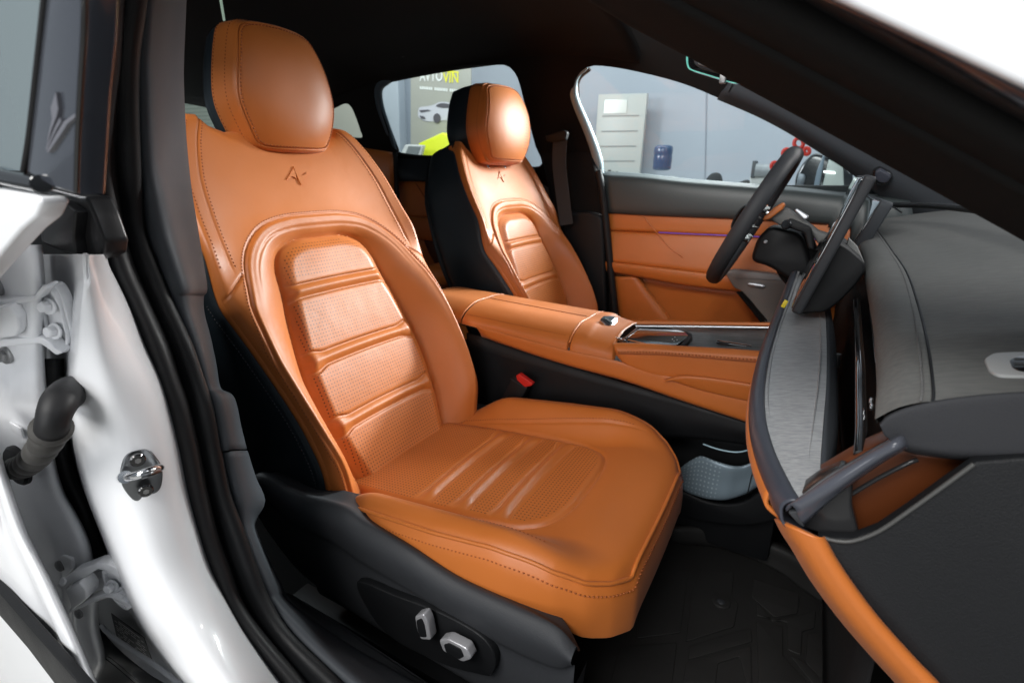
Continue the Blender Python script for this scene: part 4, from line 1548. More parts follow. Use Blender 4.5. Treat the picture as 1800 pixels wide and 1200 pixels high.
# seam lines on the lid
a_, b_ = between(.02)[1], between(.98)[1]
tube('lid_crease', [a_ + [0, 0, .0012], b_ + [0, 0, .0012]], .0011, M['thread'], lid, seg=6)
for t, nm in ((-.017, 'lid_piping'), (1.006, 'lid_piping')):
    S = section(between(t))[2:8]
    tube(nm, S + np.array([0, 0, -.0005]), .0022, M['leather'], con, seg=8, n=40)
tube('lid_gap', [between(t)[4] + np.array([0, -.0008, -.001]) for t in np.linspace(.0, 1.0, 12)], .0016, M['carpet'], con, seg=6)
sd = np.stack([(between(t)[3] * .35 + between(t)[2] * .65) + np.array([0, -.0025, 0]) for t in np.linspace(.03, .97, 60)])
dashes('stitching', sd, np.tile([0, -1.0, .3], (60, 1)), M['thread'], lid)
# front block that carries the selector
f2 = [(1125, 567, 1.105), (1110, 572, 1.05), (1083, 602, .945), (1080, 620, .925), (1079, 634, .920)]
P2 = np.array([at(x, y, Y=d) for x, y, d in f2])
rows = [shrink(section(P1, .004), .955), section(P1, .008), section(P1, .03), section(P1 * .5 + P2 * .5), section(P2, -.012), section(P2, -.004), shrink(section(P2), .93)]
blk = loft('console_block', rows, M['leather'], con, nr=5, nc=5)
# tan body below the lid: near side
rows = []
for a, b, c in (((836, 573), (842, 582), (846, 590)), ((900, 590), (915, 604), (930, 619)), ((998, 616), (1000, 628), (1000, 641)), ((1080, 634), (1090, 655), (1098, 668)), ((1200, 668), (1200, 690), (1200, 703)), ((1330, 706), (1326, 728), (1322, 743)), ((1390, 724), (1385, 746), (1380, 764))):
    rows.append([at(*a, Y=.924), at(*a, Y=.9175), at(*b, Y=.9165), at(*c, Y=.920), at(c[0], c[1] + 2, Y=.94)])
loft('side_rail', rows, M['leather'], con, nr=5, nc=4, solid=.004)
# upholstered front flank: top roll and lower pocket
rows = []
for a, b, c, d in (((1078, 603), (1082, 618), (1088, 630), (1098, 640)), ((1092, 603), (1110, 622), (1125, 640), (1150, 660)), ((1140, 604), (1150, 620), (1165, 640), (1190, 665)), ((1200, 608), (1210, 624), (1220, 646), (1240, 672)), ((1270, 612), (1275, 629), (1280, 655), (1290, 685)), ((1340, 617), (1338, 633), (1335, 665), (1332, 700)), ((1400, 621), (1396, 640), (1392, 680), (1388, 715))):
    rows.append([at(*a, Y=.940), at(*a, Y=.926), at((a[0] + b[0]) / 2, (a[1] + b[1]) / 2, Y=.917), at(*b, Y=.914), at(*c, Y=.915), at(*d, Y=.918), at(d[0], d[1] + 4, Y=.93)])
fl_ = loft('side_flank', rows, M['leather'], con, nr=5, nc=4, solid=.004)
q = smooth_path([at(x, y, Y=.9125) for x, y in ((1086, 620), (1150, 621), (1210, 625), (1275, 630), (1340, 635), (1390, 640))], 90)
dashes('stitching', q + [0, 0, .002], np.tile([0, -1.0, 0], (90, 1)), M['thread'], fl_)
tube('flank_seam', q - [0, .0005, .0015], .0011, M['thread'], fl_, seg=6)
rows = []
for a, b in (((1168, 666), (1190, 672)), ((1200, 659), (1230, 684)), ((1260, 664), (1290, 698)), ((1330, 675), (1328, 706)), ((1390, 684), (1386, 722))):
    rows.append([at(*a, Y=.915), at(a[0], a[1] + 3, Y=.908), at((a[0] + b[0]) / 2, (a[1] + b[1]) / 2, Y=.909), at(*b, Y=.913), at(b[0], b[1] + 2, Y=.92)])
loft('map_pocket', rows, M['leather'], con, nr=5, nc=4, solid=.004)
# black lower flank
rows = []
for a, b in (((820, 585), (830, 760)), ((846, 592), (850, 790)), ((1000, 643), (1000, 790)), ((1200, 705), (1160, 770)), ((1322, 745), (1300, 780)), ((1400, 770), (1390, 800))):
    rows.append([at(*a, Y=.935), at((a[0] + b[0]) / 2, (a[1] + b[1]) / 2, Y=.932), at(*b, Y=.94)])
loft('lower_flank', rows, M['dark_plastic'], con, nr=4, nc=4, solid=.004)
box('console_core', (-.36, 1.07, -.585), (.78, .11, .36), M['dark_plastic'], con, bevel=.01)
# selector button
M['smoke'] = mat('smoked_gloss', (.02, .024, .028), .06, coat=1.0)
rs = [at(x, y, Y=d) for x, y, d in ((1053, 567, 1.01), (1060, 560, 1.03), (1074, 559, 1.05), (1086, 563, 1.06), (1085, 572, 1.04), (1072, 580, 1.0))]
sel = plate('gear_selector', round_ring(np.array(rs) + [0, 0, .006], .006), M['chrome'], con, thick=.016, bevel=.002)
c_ = np.mean(rs, 0)
plate('selector_cap', [c_ + (p - c_) * .86 + np.array([0, -.0015, .0085]) for p in np.array(round_ring(rs, .006))], M['smoke'], sel, thick=.006, bevel=.001)
# gloss black switch bank, cup lids and grain tray
ZT = -.30


def tray_pt(x, y, dz=0):
    return at(x, y, plane=((-.1065, 0, 1), -.2785 + dz))
ring = [tray_pt(x, y) for x, y in ((1074, 590), (1090, 575), (1128, 570), (1180, 577), (1207, 584), (1212, 590), (1190, 606), (1150, 606), (1100, 604))]
bank = plate('switch_bank', round_ring(ring, .006), M['gloss_black'], con, thick=.02, bevel=.001)
for a, b in (((1078, 591), (1100, 598)), ((1104, 597), (1138, 605)), ((1094, 597), (1126, 571))):
    tube('chrome_line', [tray_pt(*a, .0015), tray_pt(*b, .0015)], .0011, M['chrome'], bank, seg=6)
for x, y in ((1182, 596), (1186, 592), (1190, 597), (1185, 599)):
    disc('legend_dot', tray_pt(x, y, .0006), (0, 0, 1), .0011, .0004, M['print'], bank, seg=8)
M['grain'] = grained('grey_open_grain', (.035, .042, .044), (.13, .15, .155), 34, .42, along=(.10, 6.5, 6.5), bump=.2)
M['grain_light'] = grained('silver_open_grain', (.24, .25, .262), (.38, .39, .40), 70, .45, along=(.05, 7.0, 7.0), contrast=(.3, .7), bump=.15)
ring = [tray_pt(x, y, -.006) for x, y in ((1126, 571), (1215, 571), (1400, 575), (1400, 622), (1310, 616), (1200, 607), (1205, 590), (1200, 582))]
tray = plate('tray', ring, M['grain'], con, thick=.02, bevel=.001)
box('tray_slot', tray_pt(1290, 605, -.004), (.06, .012, .004), M['gloss_black'], tray, bevel=.001)
ring = [tray_pt(x, y, .001) for x, y in ((1196, 606), (1210, 588), (1204, 582), (1216, 586), (1217, 592), (1204, 607))]
plate('tray_rim', ring, M['dark_plastic'], tray, thick=.012, bevel=.001)
q = [tray_pt(1120, 568, .006), tray_pt(1200, 568.5, .006), tray_pt(1300, 569.5, .006), tray_pt(1410, 571, .006)]
tube('tray_edge', q, .0042, M['leather'], con, seg=10, n=20)
tube('tray_trim', [p + np.array([0, -.010, -.004]) for p in q], .0026, M['satin'], con, seg=8, n=20)
# metal speaker shroud low at the console's front
M['teal_metal'] = perforate(mat('blue_grey_metal', (.23, .30, .35), .42, .25, bump=(900, .1)), pitch=.0085, radius=.2, hole=(.42, .52, .58))
rows = []
for a, b in (((1192, 826), (1196, 850)), ((1212, 812), (1204, 860)), ((1232, 804), (1224, 868)), ((1256, 812), (1246, 874)), ((1285, 820), (1272, 876)), ((1305, 820), (1292, 872)), ((1325, 812), (1313, 864)), ((1350, 800), (1336, 850)), ((1380, 780), (1370, 830))):
    yd = np.interp(a[0], [1192, 1270, 1380], [.985, .955, .99])
    rows.append([at(a[0], a[1] - 2, Y=yd + .02), at(*a, Y=yd), at((a[0] + b[0]) / 2, (a[1] + b[1]) / 2, Y=yd), at(*b, Y=yd), at(b[0], b[1] + 2, Y=yd + .02)])
shroud = loft('metal_shroud', rows, M['teal_metal'], con, nr=6, nc=5, solid=.003)
A_ = np.zeros(len(shroud.data.vertices), np.float32)
co = np.array([v.co[:] for v in shroud.data.vertices]) + np.array(con.location)
A_[:] = (co[:, 0] < at(1262, 840, Y=.955)[0]).astype(np.float32)
at_ = shroud.data.attributes.new('perf', 'FLOAT', 'POINT')
at_.data.foreach_set('value', A_)
tube('shroud_wire', [at(x, y, Y=.985) for x, y in ((1236, 780), (1262, 789), (1290, 794), (1310, 792), (1330, 785))], .0014, mat('blue_light_line', (.3, .4, .45), .3, emit=((.45, .65, .75), .25)), con, n=24, seg=8)
tube('shroud_joint', [at(1327, 812, Y=.972), at(1314, 866, Y=.972)], .0012, M['satin'], con, seg=6)
lower = [at(x, y, Y=.99) for x, y in ((1180, 858), (1246, 882), (1300, 884), (1345, 860), (1400, 850), (1400, 900), (1300, 925), (1180, 900))]
plate('console_foot', smooth_ring(lower, 40), M['dark_plastic'], con, thick=.03, bevel=.006)

# seat belt buckle beside the near seat
bk = thing('belt_buckle', 'black seat belt buckle with red push button beside the tan cushion', 'buckle', tuple(at(905, 720, Y=.905)))
rr = Matrix.Rotation(math.radians(28), 3, 'Y')
box('buckle_body', at(908, 688, Y=.905), (.042, .026, .075), M['dark_plastic'], bk, bevel=.006, rot=rr)
ring = [at(x, y, Y=.888) for x, y in ((907, 660), (912, 657), (936, 674), (934, 678), (922, 680), (909, 668))]
plate('release_button', round_ring(ring, .002), mat('red_button', (.55, .018, .014), .4), bk, thick=.012, bevel=.001)
tube('buckle_edge', [at(897, 665, Y=.889), at(926, 683, Y=.889)], .0006, M['grey_plastic'], bk, seg=6)
ans = thing('belt_anchor', 'black plastic belt anchor bar tucked behind the tan cushion corner', 'belt anchor', tuple(at(850, 720, Y=.93)))
box('anchor_cover', at(848, 730, Y=.95), (.025, .012, .09), M['dark_plastic'], ans, bevel=.005, rot=Matrix.Rotation(math.radians(-32), 3, 'Y'))
# ------------------------------------------------------------------ dashboard
dash = thing('dashboard', 'grey fabric dashboard with a floating silver-grained shelf and black end panel', 'dashboard', (.12, 1.0, -.4))
M['dash_fabric'] = grained('grey_woven_dash', (.13, .133, .13), (.175, .178, .172), 60, .8, along=(.5, 5.0, 5.0), contrast=(.25, .75), bump=.15)
M['dash_fabric'].node_tree.nodes['Principled BSDF'].inputs['Specular IOR Level'].default_value = .15
M['dash_lip'] = mat('shaded_dash_fabric', (.034, .035, .039), .7, spec=.2, bump=(1200, .3))
M['dash_vinyl'] = mat('charcoal_dash_vinyl', (.0065, .0071, .0085), .62, bump=(900, .4), vary=.12, vscale=7, rvary=.06, spec=.3)
# top pad: stations across the car from the passenger's end to the driver's side
ST = []
Ys = [.372, .40, .47, .60, .80, 1.05, 1.30, 1.50, 1.70]
edge_px = {.372: (1541, 735), .40: (1543, 705), .47: (1547, 640), .60: (1540, 555), .80: (1528, 490), 1.05: (1518, 445), 1.30: (1508, 420), 1.50: (1504, 402), 1.70: (1502, 388)}
seam_px = {.372: (1640, 708), .40: (1641, 680), .47: (1632, 610), .60: (1617, 545), .80: (1594, 478), 1.05: (1568, 440), 1.30: (1548, 412), 1.50: (1536, 398), 1.70: (1528, 388)}
rows = []
for y in Ys:
    e = at(*edge_px[y], Y=y)
    s = at(*seam_px[y], Y=y)
    d = s - e
    k = np.interp(y, [.37, .42, .6], [.6, .9, 1.0])
    kd = np.interp(y, [.372, .40, .47], [.06, .3, 1.0])
    r = [e + np.array([.012, 0, -.05]) * kd, e + np.array([.001, 0, -.018]) * kd, e, e + d * .4 + np.array([0, 0, .006 * k]), s - d * .10 + np.array([0, 0, .002]), s + np.array([0, 0, -.0018]), s + np.array([.006, 0, .0015])]
    far_ = np.array([.62, y, -.065])
    st_ = s + np.array([.006, 0, .0015])
    for t, bz in ((.12, .008), (.3, .016), (.55, .02), (.8, .012), (1.0, 0)):
        q = st_ + (far_ - st_) * t
        r.append(q + np.array([0, 0, bz * k]))
    rows.append(r)
# droop of the passenger's end
end = [[p + np.array([0.0, -.003, -.003]) for p in rows[0]]]
end2 = [[p + np.array([0.001, -.0035, -.007]) for p in rows[0]]]
pad = loft('dash_pad', rows, M['dash_fabric'], dash, nr=6, nc=5)
seam = smooth_path([at(*seam_px[y], Y=y) for y in Ys], 220)
tube('pad_seam', seam + [0, 0, -.0006], .0012, M['rubber'], pad, seg=6)
dashes('stitching', seam + np.array([-.006, 0, .0006]), np.tile([0, 0, 1.0], (220, 1)), mat('grey_thread', (.10, .10, .10), .7), pad)
tube('pad_joint', [at(1545, 376, Y=1.35) + [0, 0, .012], at(1565, 374, Y=1.32) + [0, 0, .012], at(1582, 385, Y=1.18) + [0, 0, .012]], .0015, M['rubber'], pad, seg=6, n=14)
# end lip of the pad: underside shade is put into a darker fabric colour
rows = []
for x0, y0, x1, y1, x2, y2 in ((1546, 744, 1556, 766, 1578, 782), (1562, 729, 1574, 764, 1600, 790), (1600, 714, 1608, 770, 1640, 797), (1660, 702, 1668, 775, 1690, 803), (1740, 693, 1745, 778, 1760, 806), (1830, 688, 1835, 780, 1840, 808), (1960, 690, 1965, 790, 1970, 815)):
    rows.append([at(x0, y0 - 1, Y=.376), at(x0, y0 + 2, Y=.3715), at(x0 + (x1 - x0) * .3, y0 + (y1 - y0) * .3, Y=.3705), at(x1, y1, Y=.372), at(x2, y2, Y=.376), at(x2, y2 + 6, Y=.40)])
loft('end_lip', rows, M['dash_lip'], dash, nr=6, nc=4, solid=.003, ext=(0, .5))
# air outlet at the passenger's end
vr = [on(pad, x, y) for x, y in ((1728, 634), (1745, 624), (1790, 622), (1880, 624), (1880, 664), (1790, 665), (1752, 664), (1737, 655))]
vent = plate('air_outlet', round_ring(np.array(vr) + [0, 0, .002], .004), mat('pale_grey_frame', (.42, .43, .43), .4), dash, thick=.008, bevel=.0012)
vr2 = [on(pad, x, y, .0008) for x, y in ((1772, 638), (1790, 631), (1880, 633), (1880, 659), (1795, 659), (1778, 652))]
vh = plate('outlet_mouth', round_ring(np.array(vr2) + [0, 0, .0018], .003), M['gloss_black'], vent, thick=.004, bevel=.0005)
for k in (642, 650):
    tube('outlet_fin', [on(pad, 1782, k, .0045), on(pad, 1870, k + 2, .0045)], .0009, M['grey_plastic'], vent, seg=6)
# black end panel facing the door
ring = [at(x, y, Y=.366) for x, y in ((1462, 946), (1500, 947), (1545, 930), (1600, 893), (1660, 850), (1716, 812), (1790, 806), (1960, 800), (2600, 830), (2600, 2200), (2100, 2000), (1860, 1560), (1715, 1290), (1638, 1204), (1593, 1157), (1533, 1090), (1490, 1034), (1459, 988), (1444, 962), (1438, 946))]
plate('end_panel', ring, M['dash_vinyl'], dash, thick=.010, bevel=.002)
tube('end_panel_edge', [at(x, y, Y=.365) for x, y in ((1446, 944), (1470, 950), (1500, 950), (1545, 933), (1600, 896), (1660, 853), (1712, 815))], .0014, mat('grey_edge', (.06, .06, .058), .5), dash, n=40, seg=8)
# tan knee roll running down the end
rows = []
for a, b in (((1368, 910), (1441, 943)), ((1380, 934), (1451, 962)), ((1398, 962), (1466, 988)), ((1433, 1020), (1497, 1034)), ((1483, 1087), (1540, 1090)), ((1533, 1145), (1600, 1157)), ((1583, 1200), (1645, 1204)), ((1660, 1290), (1722, 1290))):
    a, b = np.array(a, float), np.array(b, float)
    rows.append([at(*(a + [2, 0]), Y=.44), at(*a, Y=.395), at(*(a + (b - a) * .25), Y=.368), at(*(a + (b - a) * .7), Y=.361), at(*(b - [1, 0]), Y=.362), at(*(b + [2, 1]), Y=.372)])
kr = loft('knee_roll', rows, M['leather'], dash, nr=6, nc=5, solid=.003, ext=(0, .22))
# smoked gloss wedge between shelf and end panel
ring = [at(x, y, Y=.372) for x, y in ((1384, 885), (1440, 846), (1520, 800), (1575, 774), (1640, 795), (1712, 808), (1660, 846), (1600, 888), (1545, 926), (1500, 945), (1450, 942), (1405, 926))]
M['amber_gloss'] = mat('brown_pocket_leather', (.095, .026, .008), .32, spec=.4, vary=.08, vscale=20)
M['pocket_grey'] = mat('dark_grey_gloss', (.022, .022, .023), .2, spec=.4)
c_ = np.mean(ring, 0)
back_ring = round_ring([at(x, y, Y=.398) for x, y in ((1378, 880), (1440, 838), (1520, 792), (1575, 768), (1660, 790), (1730, 812), (1670, 860), (1600, 900), (1545, 940), (1500, 958), (1440, 952), (1390, 930))], .004)
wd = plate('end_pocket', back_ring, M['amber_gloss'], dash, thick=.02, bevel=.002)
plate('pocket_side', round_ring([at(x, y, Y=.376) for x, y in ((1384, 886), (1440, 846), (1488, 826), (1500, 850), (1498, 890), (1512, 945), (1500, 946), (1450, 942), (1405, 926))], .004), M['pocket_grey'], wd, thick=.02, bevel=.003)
tube('pocket_light_streak', [at(1490, 872, Y=.386), at(1540, 842, Y=.386), at(1595, 814, Y=.386), at(1612, 808, Y=.388)], .0016, M['pocket_grey'], wd, seg=8, n=16)  # added tube standing for the streak of light in the pocket
rows = [[at(x, y, Y=d) for x, y, d in r] for r in (
    [(1378, 896, .372), (1386, 886, .366), (1398, 894, .362), (1410, 926, .368)],
    [(1440, 845, .372), (1452, 846, .362), (1462, 862, .360), (1470, 872, .368)],
    [(1520, 795, .376), (1530, 797, .364), (1538, 810, .362), (1545, 818, .370)],
    [(1572, 765, .376), (1580, 769, .365), (1588, 782, .363), (1593, 789, .370)],
    [(1590, 752, .41), (1597, 757, .40), (1604, 769, .40), (1609, 776, .41)])]
M['steel_rim'] = mat('slate_gloss', (.07, .075, .092), .18, spec=.5)
loft('wedge_rim', rows, M['steel_rim'], dash, nr=6, nc=4, solid=.002)
ring = [at(x, y, Y=.366) for x, y in ((1384, 900), (1404, 898), (1415, 928), (1404, 922))]
plate('wedge_tip', round_ring(ring, .002), M['grey_plastic'], dash, thick=.006, bevel=.001)

# floating shelf
sh_l = {.368: (1400, 886), .39: (1377, 850), .44: (1350, 790), .50: (1337, 735), .58: (1337, 680), .70: (1348, 620), .85: (1366, 565), 1.0: (1380, 528), 1.15: (1390, 500), 1.32: (1398, 478)}
sh_r = {.368: (1412, 886), .39: (1440, 850), .44: (1446, 790), .50: (1450, 735), .58: (1454, 680), .70: (1455, 620), .85: (1453, 565), 1.0: (1450, 540), 1.15: (1448, 520), 1.32: (1446, 505)}
rows_top, rows_rim, rows_back = [], [], []
for y in sh_l:
    a, b = np.array(at(*sh_l[y], Y=y)), np.array(at(*sh_r[y], Y=y))
    w_ = np.linalg.norm(b - a)
    rows_top.append([a + [-.001, 0, -.002], a, a + (b - a) * .3 + [0, 0, .0012], a + (b - a) * .7 + [0, 0, .0012], b, b + [.001, 0, -.003]])
    rows_rim.append([a + [.0035, 0, .0005], a + [-.001, 0, .0016], a + [-.0065, 0, -.003], a + [-.007, 0, -.010], a + [-.002, 0, -.020], a + [.02, 0, -.028]])
    kb = np.interp(y, [.368, .5], [.25, 1.0])
    rows_back.append([b + [-.001, 0, .0], b + [.003, 0, .0], b + np.array([.012, 0, -.012]) * kb, b + np.array([.012, 0, -.045]) * kb, b + np.array([-.01, 0, -.05]) * kb])
shelf = loft('floating_shelf', rows_top, M['grain_light'], dash, nr=8, nc=5, solid=.010)
M['slate_rim'] = mat('slate_rim', (.045, .050, .065), .34, spec=.4)
loft('shelf_rim', rows_rim, M['slate_rim'], dash, nr=8, nc=4, solid=.002)
loft('shelf_back_edge', rows_back, M['pillar_plastic'], dash, nr=8, nc=4, solid=.002)
# tan underside of the shelf, following its rim down to the knee roll
rows = []
for y in list(sh_l)[1:]:
    a = np.array(at(*sh_l[y], Y=y))
    rows.append([a + [-.0055, .0, -.010], a + [-.0075, .0, -.016], a + [-.0055, .0, -.023], a + [.01, .0, -.032]])
loft('shelf_underside', rows, M['leather'], dash, nr=8, nc=4, solid=.003)
tag(shelf, 'silver open-grain shelf')

# recess behind the shelf: dark box, tan glove-box face, gloss pillar strips
rows = []
for y in (.43, .7, 1.0, 1.4, 1.72):
    rows.append([(.11, y, -.66), (.10, y, -.40), (.10, y, -.262), (.13, y, -.25), (.15, y, -.17), (.13, y, -.135)])
loft('recess_wall', rows, M['carpet'], dash, nr=3, nc=3, solid=.003)
gb = [at(x, y, X=.085) for x, y in ((1440, 640), (1505, 610), (1512, 720), (1508, 800), (1450, 850), (1430, 800))]
rows = []
for y in (.47, .6, .8, 1.0, 1.2):
    rows.append([(.060, y, -.285), (.068, y, -.31), (.076, y, -.36), (.095, y, -.40)])
gl = loft('glove_box', rows, M['leather'], dash, nr=4, nc=5, solid=.004)
loft('glove_box_slot', [[(.058, y, -.325), (.056, y, -.34), (.060, y, -.36)] for y in (.52, .7, .92)], M['carpet'], dash, nr=3, nc=3, solid=.004)
tube('slot_trim', [at(1473, 622, Y=.75), at(1470, 645, Y=.75)], .004, M['satin'], dash, seg=10)
for e0, e1, r_, m_ in (((1506, 545), (1513, 800), .0035, 'gloss_black'), ((1525, 505), (1546, 640), .0038, 'chrome')):
    pass
st1 = [at(x, y, Y=d) for x, y, d in ((1506, 528, .86), (1509, 580, .70), (1512, 640, .56), (1513, 700, .49), (1514, 760, .43), (1512, 800, .40))]
tube('gloss_strip', st1, .0042, M['gloss_black'], dash, n=40, seg=12)
st2 = [at(x, y, Y=d) for x, y, d in ((1528, 500, .88), (1536, 560, .66), (1542, 610, .55), (1546, 640, .50))]
tube('gloss_strip', st2, .0030, M['smoke'], dash, n=40, seg=12)
for x, y, d in ((1546, 632, .495), (1531, 705, .47), (1532, 715, .46)):
    box('chrome_clip', at(x, y, Y=d), (.003, .004, .006), M['chrome'], dash, bevel=.0015)
# lower dash body
loft('dash_core', [[(.10, y, -.14), (.16, y, -.2), (.16, y, -.45), (.30, y, -.62)] for y in (.385, .8, 1.3, 1.74)], M['carpet'], dash, nr=3, nc=3, solid=.01)

# ------------------------------------------------------------------ screens
scr = thing('touchscreen', 'thin dark touchscreen seen edge-on standing on the dashboard shelf', 'screen', tuple(at(1405, 548, Y=.80)))
A0, A1 = at(1390, 549, Y=.80), at(1512, 306, Y=.80)
A1[0] = A0[0] + (A1[2] - A0[2]) * .30
updir = (A1 - A0)
H_ = np.linalg.norm(updir)
updir /= H_
ang = math.radians(1.2)
lat_ = np.array([math.sin(ang), math.cos(ang), 0])
nrm_ = np.cross(lat_, updir)
if nrm_[0] > 0:
    nrm_ = -nrm_


def scr_pt(a, b, c):
    return A0 + lat_ * a + updir * b + nrm_ * c


ring = round_ring([scr_pt(0, .0, 0), scr_pt(.33, .0, 0), scr_pt(.33, H_, 0), scr_pt(0, H_, 0)], .006, 5)
body = plate('screen_body', ring, M['grey_plastic'], scr, thick=.0135, bevel=.0035)
ring = round_ring([scr_pt(.004, .004, .002), scr_pt(.326, .004, .002), scr_pt(.326, H_ - .004, .002), scr_pt(.004, H_ - .004, .002)], .005, 5)
plate('screen_glass', ring, M['smoke'], scr, thick=.003, bevel=.0008)
# foot behind the panel
ring = [at(x, y, Y=.86) for x, y in ((1404, 553), (1452, 549), (1476, 531), (1504, 502), (1522, 476), (1520, 462), (1492, 438), (1470, 425))]
plate('screen_foot', round_ring(ring, .006), M['dark_plastic'], scr, thick=.18, bevel=.004)
q = [at(x, y, Y=.93) for x, y in ((1484, 442), (1492, 418), (1508, 434), (1520, 462))]
plate('foot_cover', q, mat('light_grey_cover', (.30, .30, .29), .45), scr, thick=.012, bevel=.002)
box('sticker', at(1379, 534, Y=.86), (.006, .003, .012), mat('yellow_sticker', (.70, .55, .02), .5), scr, bevel=.001, rot=Matrix.Rotation(math.radians(20), 3, 'Y'))

clu = thing('instrument_display', 'slim driver display panel half hidden behind the touchscreen', 'display', tuple(at(1500, 480, Y=1.25)))
C0, C1 = at(1492, 445, Y=1.20), at(1546, 350, Y=1.20)
C1[0] = C0[0] + (C1[2] - C0[2]) * .34
up2 = C1 - C0
ring = round_ring([C0, C0 + [0, .36, 0], C0 + up2 + [0, .36, 0], C0 + up2], .012, 6)
plate('display_body', ring, M['pillar_plastic'], clu, thick=.022, bevel=.004)
ring2 = round_ring([C0 + [-.002, .006, .004], C0 + [-.002, .354, .004], C0 + up2 + [-.002, .354, -.004], C0 + up2 + [-.002, .006, -.004]], .010, 6)
plate('display_glass', ring2, M['smoke'], clu, thick=.004, bevel=.001)

# ------------------------------------------------------------------ steering wheel
wc = np.array([-.128, 1.4025, -.100])
tl = math.radians(25)
wu = np.array([math.sin(tl), 0, math.cos(tl)])
wn = np.array([-math.cos(tl), 0, math.sin(tl)])
wy = np.array([0, 1.0, 0])
sw = thing('steering_wheel', 'black flat-rimmed steering wheel with tan and grey spokes', 'steering wheel', tuple(wc))
ta = np.linspace(0, 2 * math.pi, 97)[:-1]
rim = np.array([wc + wy * .182 * np.sign(math.cos(a)) * abs(math.cos(a)) ** .92 + wu * (.170 if math.sin(a) > 0 else .158) * np.sign(math.sin(a)) * abs(math.sin(a)) ** .92 for a in ta])
V, Fc = [], []
for i, p in enumerate(rim):
    rad_ = p - wc
    rad_ /= np.linalg.norm(rad_)
    for b in np.linspace(0, 2 * math.pi, 14, endpoint=False):
        V.append(p + rad_ * .0150 * math.cos(b) + wn * .0180 * math.sin(b))
nV = len(rim)
for i in range(nV):
    for j in range(14):
        Fc.append((i * 14 + j, i * 14 + (j + 1) % 14, ((i + 1) % nV) * 14 + (j + 1) % 14, ((i + 1) % nV) * 14 + j))
put('rim', V, Fc, M['grey_plastic'], sw)


def wpt(y, u, n):
    return wc + wy * y + wu * u + wn * n


M['wheel_grey'] = mat('warm_grey_plastic', (.10, .10, .097), .6, bump=(700, .1))
rows = []
for y in (-.05, -.03, 0, .03, .05):
    k = 1 - (abs(y) / .06) ** 2 * .3
    rows.append([wpt(y, -.05 * k, -.02), wpt(y, -.045 * k, .02), wpt(y, -.02, .034), wpt(y, .02, .034), wpt(y, .04 * k, .02), wpt(y, .045 * k, -.02)])
loft('hub', rows, M['dark_plastic'], sw, nr=4, nc=4, solid=.004)
for sgn in (-1, 1):
    rows = []
    for y, h_, n_ in ((.04, .032, .02), (.08, .022, .006), (.11, .022, -.004), (.148, .024, -.004)):
        rows.append([wpt(sgn * y, -h_, n_ - .016), wpt(sgn * y, -h_, n_), wpt(sgn * y, 0, n_ + .006), wpt(sgn * y, h_, n_), wpt(sgn * y, h_, n_ - .016)])
    sp_ = loft('spoke', rows, M['wheel_grey'], sw, nr=4, nc=3, solid=.004)
    box('spoke_inlay', wpt(sgn * .115, .030, .0), (.02, .05, .012), M['leather'], sp_, bevel=.004)
# column with shroud, paddle and stalks
col_ = thing('steering_column', 'grey and black column shroud with stalks behind the steering wheel', 'column', tuple(wpt(0, 0, -.1)))
ring = [at(x, y, Y=1.30) for x, y in ((1352, 385), (1365, 368), (1384, 366), (1400, 378), (1428, 398), (1440, 408), (1462, 412), (1462, 440), (1440, 432), (1424, 408), (1396, 398), (1372, 398))]
plate('column_shroud', round_ring(ring, .008), M['wheel_grey'], col_, thick=.05, bevel=.006)
ring = [at(x, y, Y=1.285) for x, y in ((1362, 364), (1376, 356), (1380, 360), (1376, 368), (1352, 386), (1340, 388), (1342, 382))]
plate('tan_inlay', round_ring(ring, .004), M['leather'], col_, thick=.03, bevel=.003)
ring = [at(x, y, Y=1.29) for x, y in ((1396, 370), (1400, 366), (1422, 380), (1420, 386), (1412, 386))]
plate('paddle', round_ring(ring, .003), M['satin'], col_, thick=.01, bevel=.002)
ring = [at(x, y, Y=1.275) for x, y in ((1375, 397), (1388, 384), (1426, 400), (1432, 440), (1420, 438), (1414, 410))]
plate('stalk_mount', round_ring(ring, .006), M['dark_plastic'], col_, thick=.03, bevel=.004)
b0 = at(1383, 395, Y=1.26)
bz = disc('stalk_button', b0, (-.3, -1, .2), .010, .006, M['gloss_black'], col_, seg=20)
ring = [at(x, y, Y=1.33) for x, y in ((1330, 420), (1352, 398), (1410, 410), (1428, 470), (1400, 500), (1350, 468), (1318, 460))]
plate('column_underside', round_ring(ring, .02), M['dark_plastic'], col_, thick=.10, bevel=.01)
disc('column_screw', at(1346, 425, Y=1.275), (-.2, -1, .1), .004, .003, M['satin'], col_, seg=12)
ring = [at(x, y, Y=1.36) for x, y in ((1372, 436), (1420, 410), (1440, 470), (1410, 520), (1380, 500), (1362, 470))]
plate('column_boot', smooth_ring(ring, 40), M['carpet'], col_, thick=.08, bevel=.01)
# ------------------------------------------------------------------ far front door, seen from inside
fd = thing('door', 'tan and black inner panel of the closed front door beyond the steering wheel', 'car door', (-.35, 1.72, -.4), kind='thing')
rows = []
for a, b in (((1056, 305), (1064, 372)), ((1130, 309), (1136, 376)), ((1200, 317), (1204, 379)), ((1300, 325), (1302, 383)), ((1400, 333), (1404, 389)), ((1480, 341), (1488, 394)), ((1600, 350), (1610, 402))):
    m_ = ((a[0] + b[0]) / 2, (a[1] + b[1]) / 2)
    rows.append([at(a[0], a[1] - 4, Y=1.765), at(*a, Y=1.725), at(a[0] + 1, a[1] + 6, Y=1.700), at(*m_, Y=1.688), at(*b, Y=1.690), at(b[0], b[1] + 2, Y=1.72)])
loft('door_top', rows, mat('dark_grey_soft_vinyl', (.045, .055, .056), .42, bump=(600, .2)), fd, nr=4, nc=4, solid=.004)


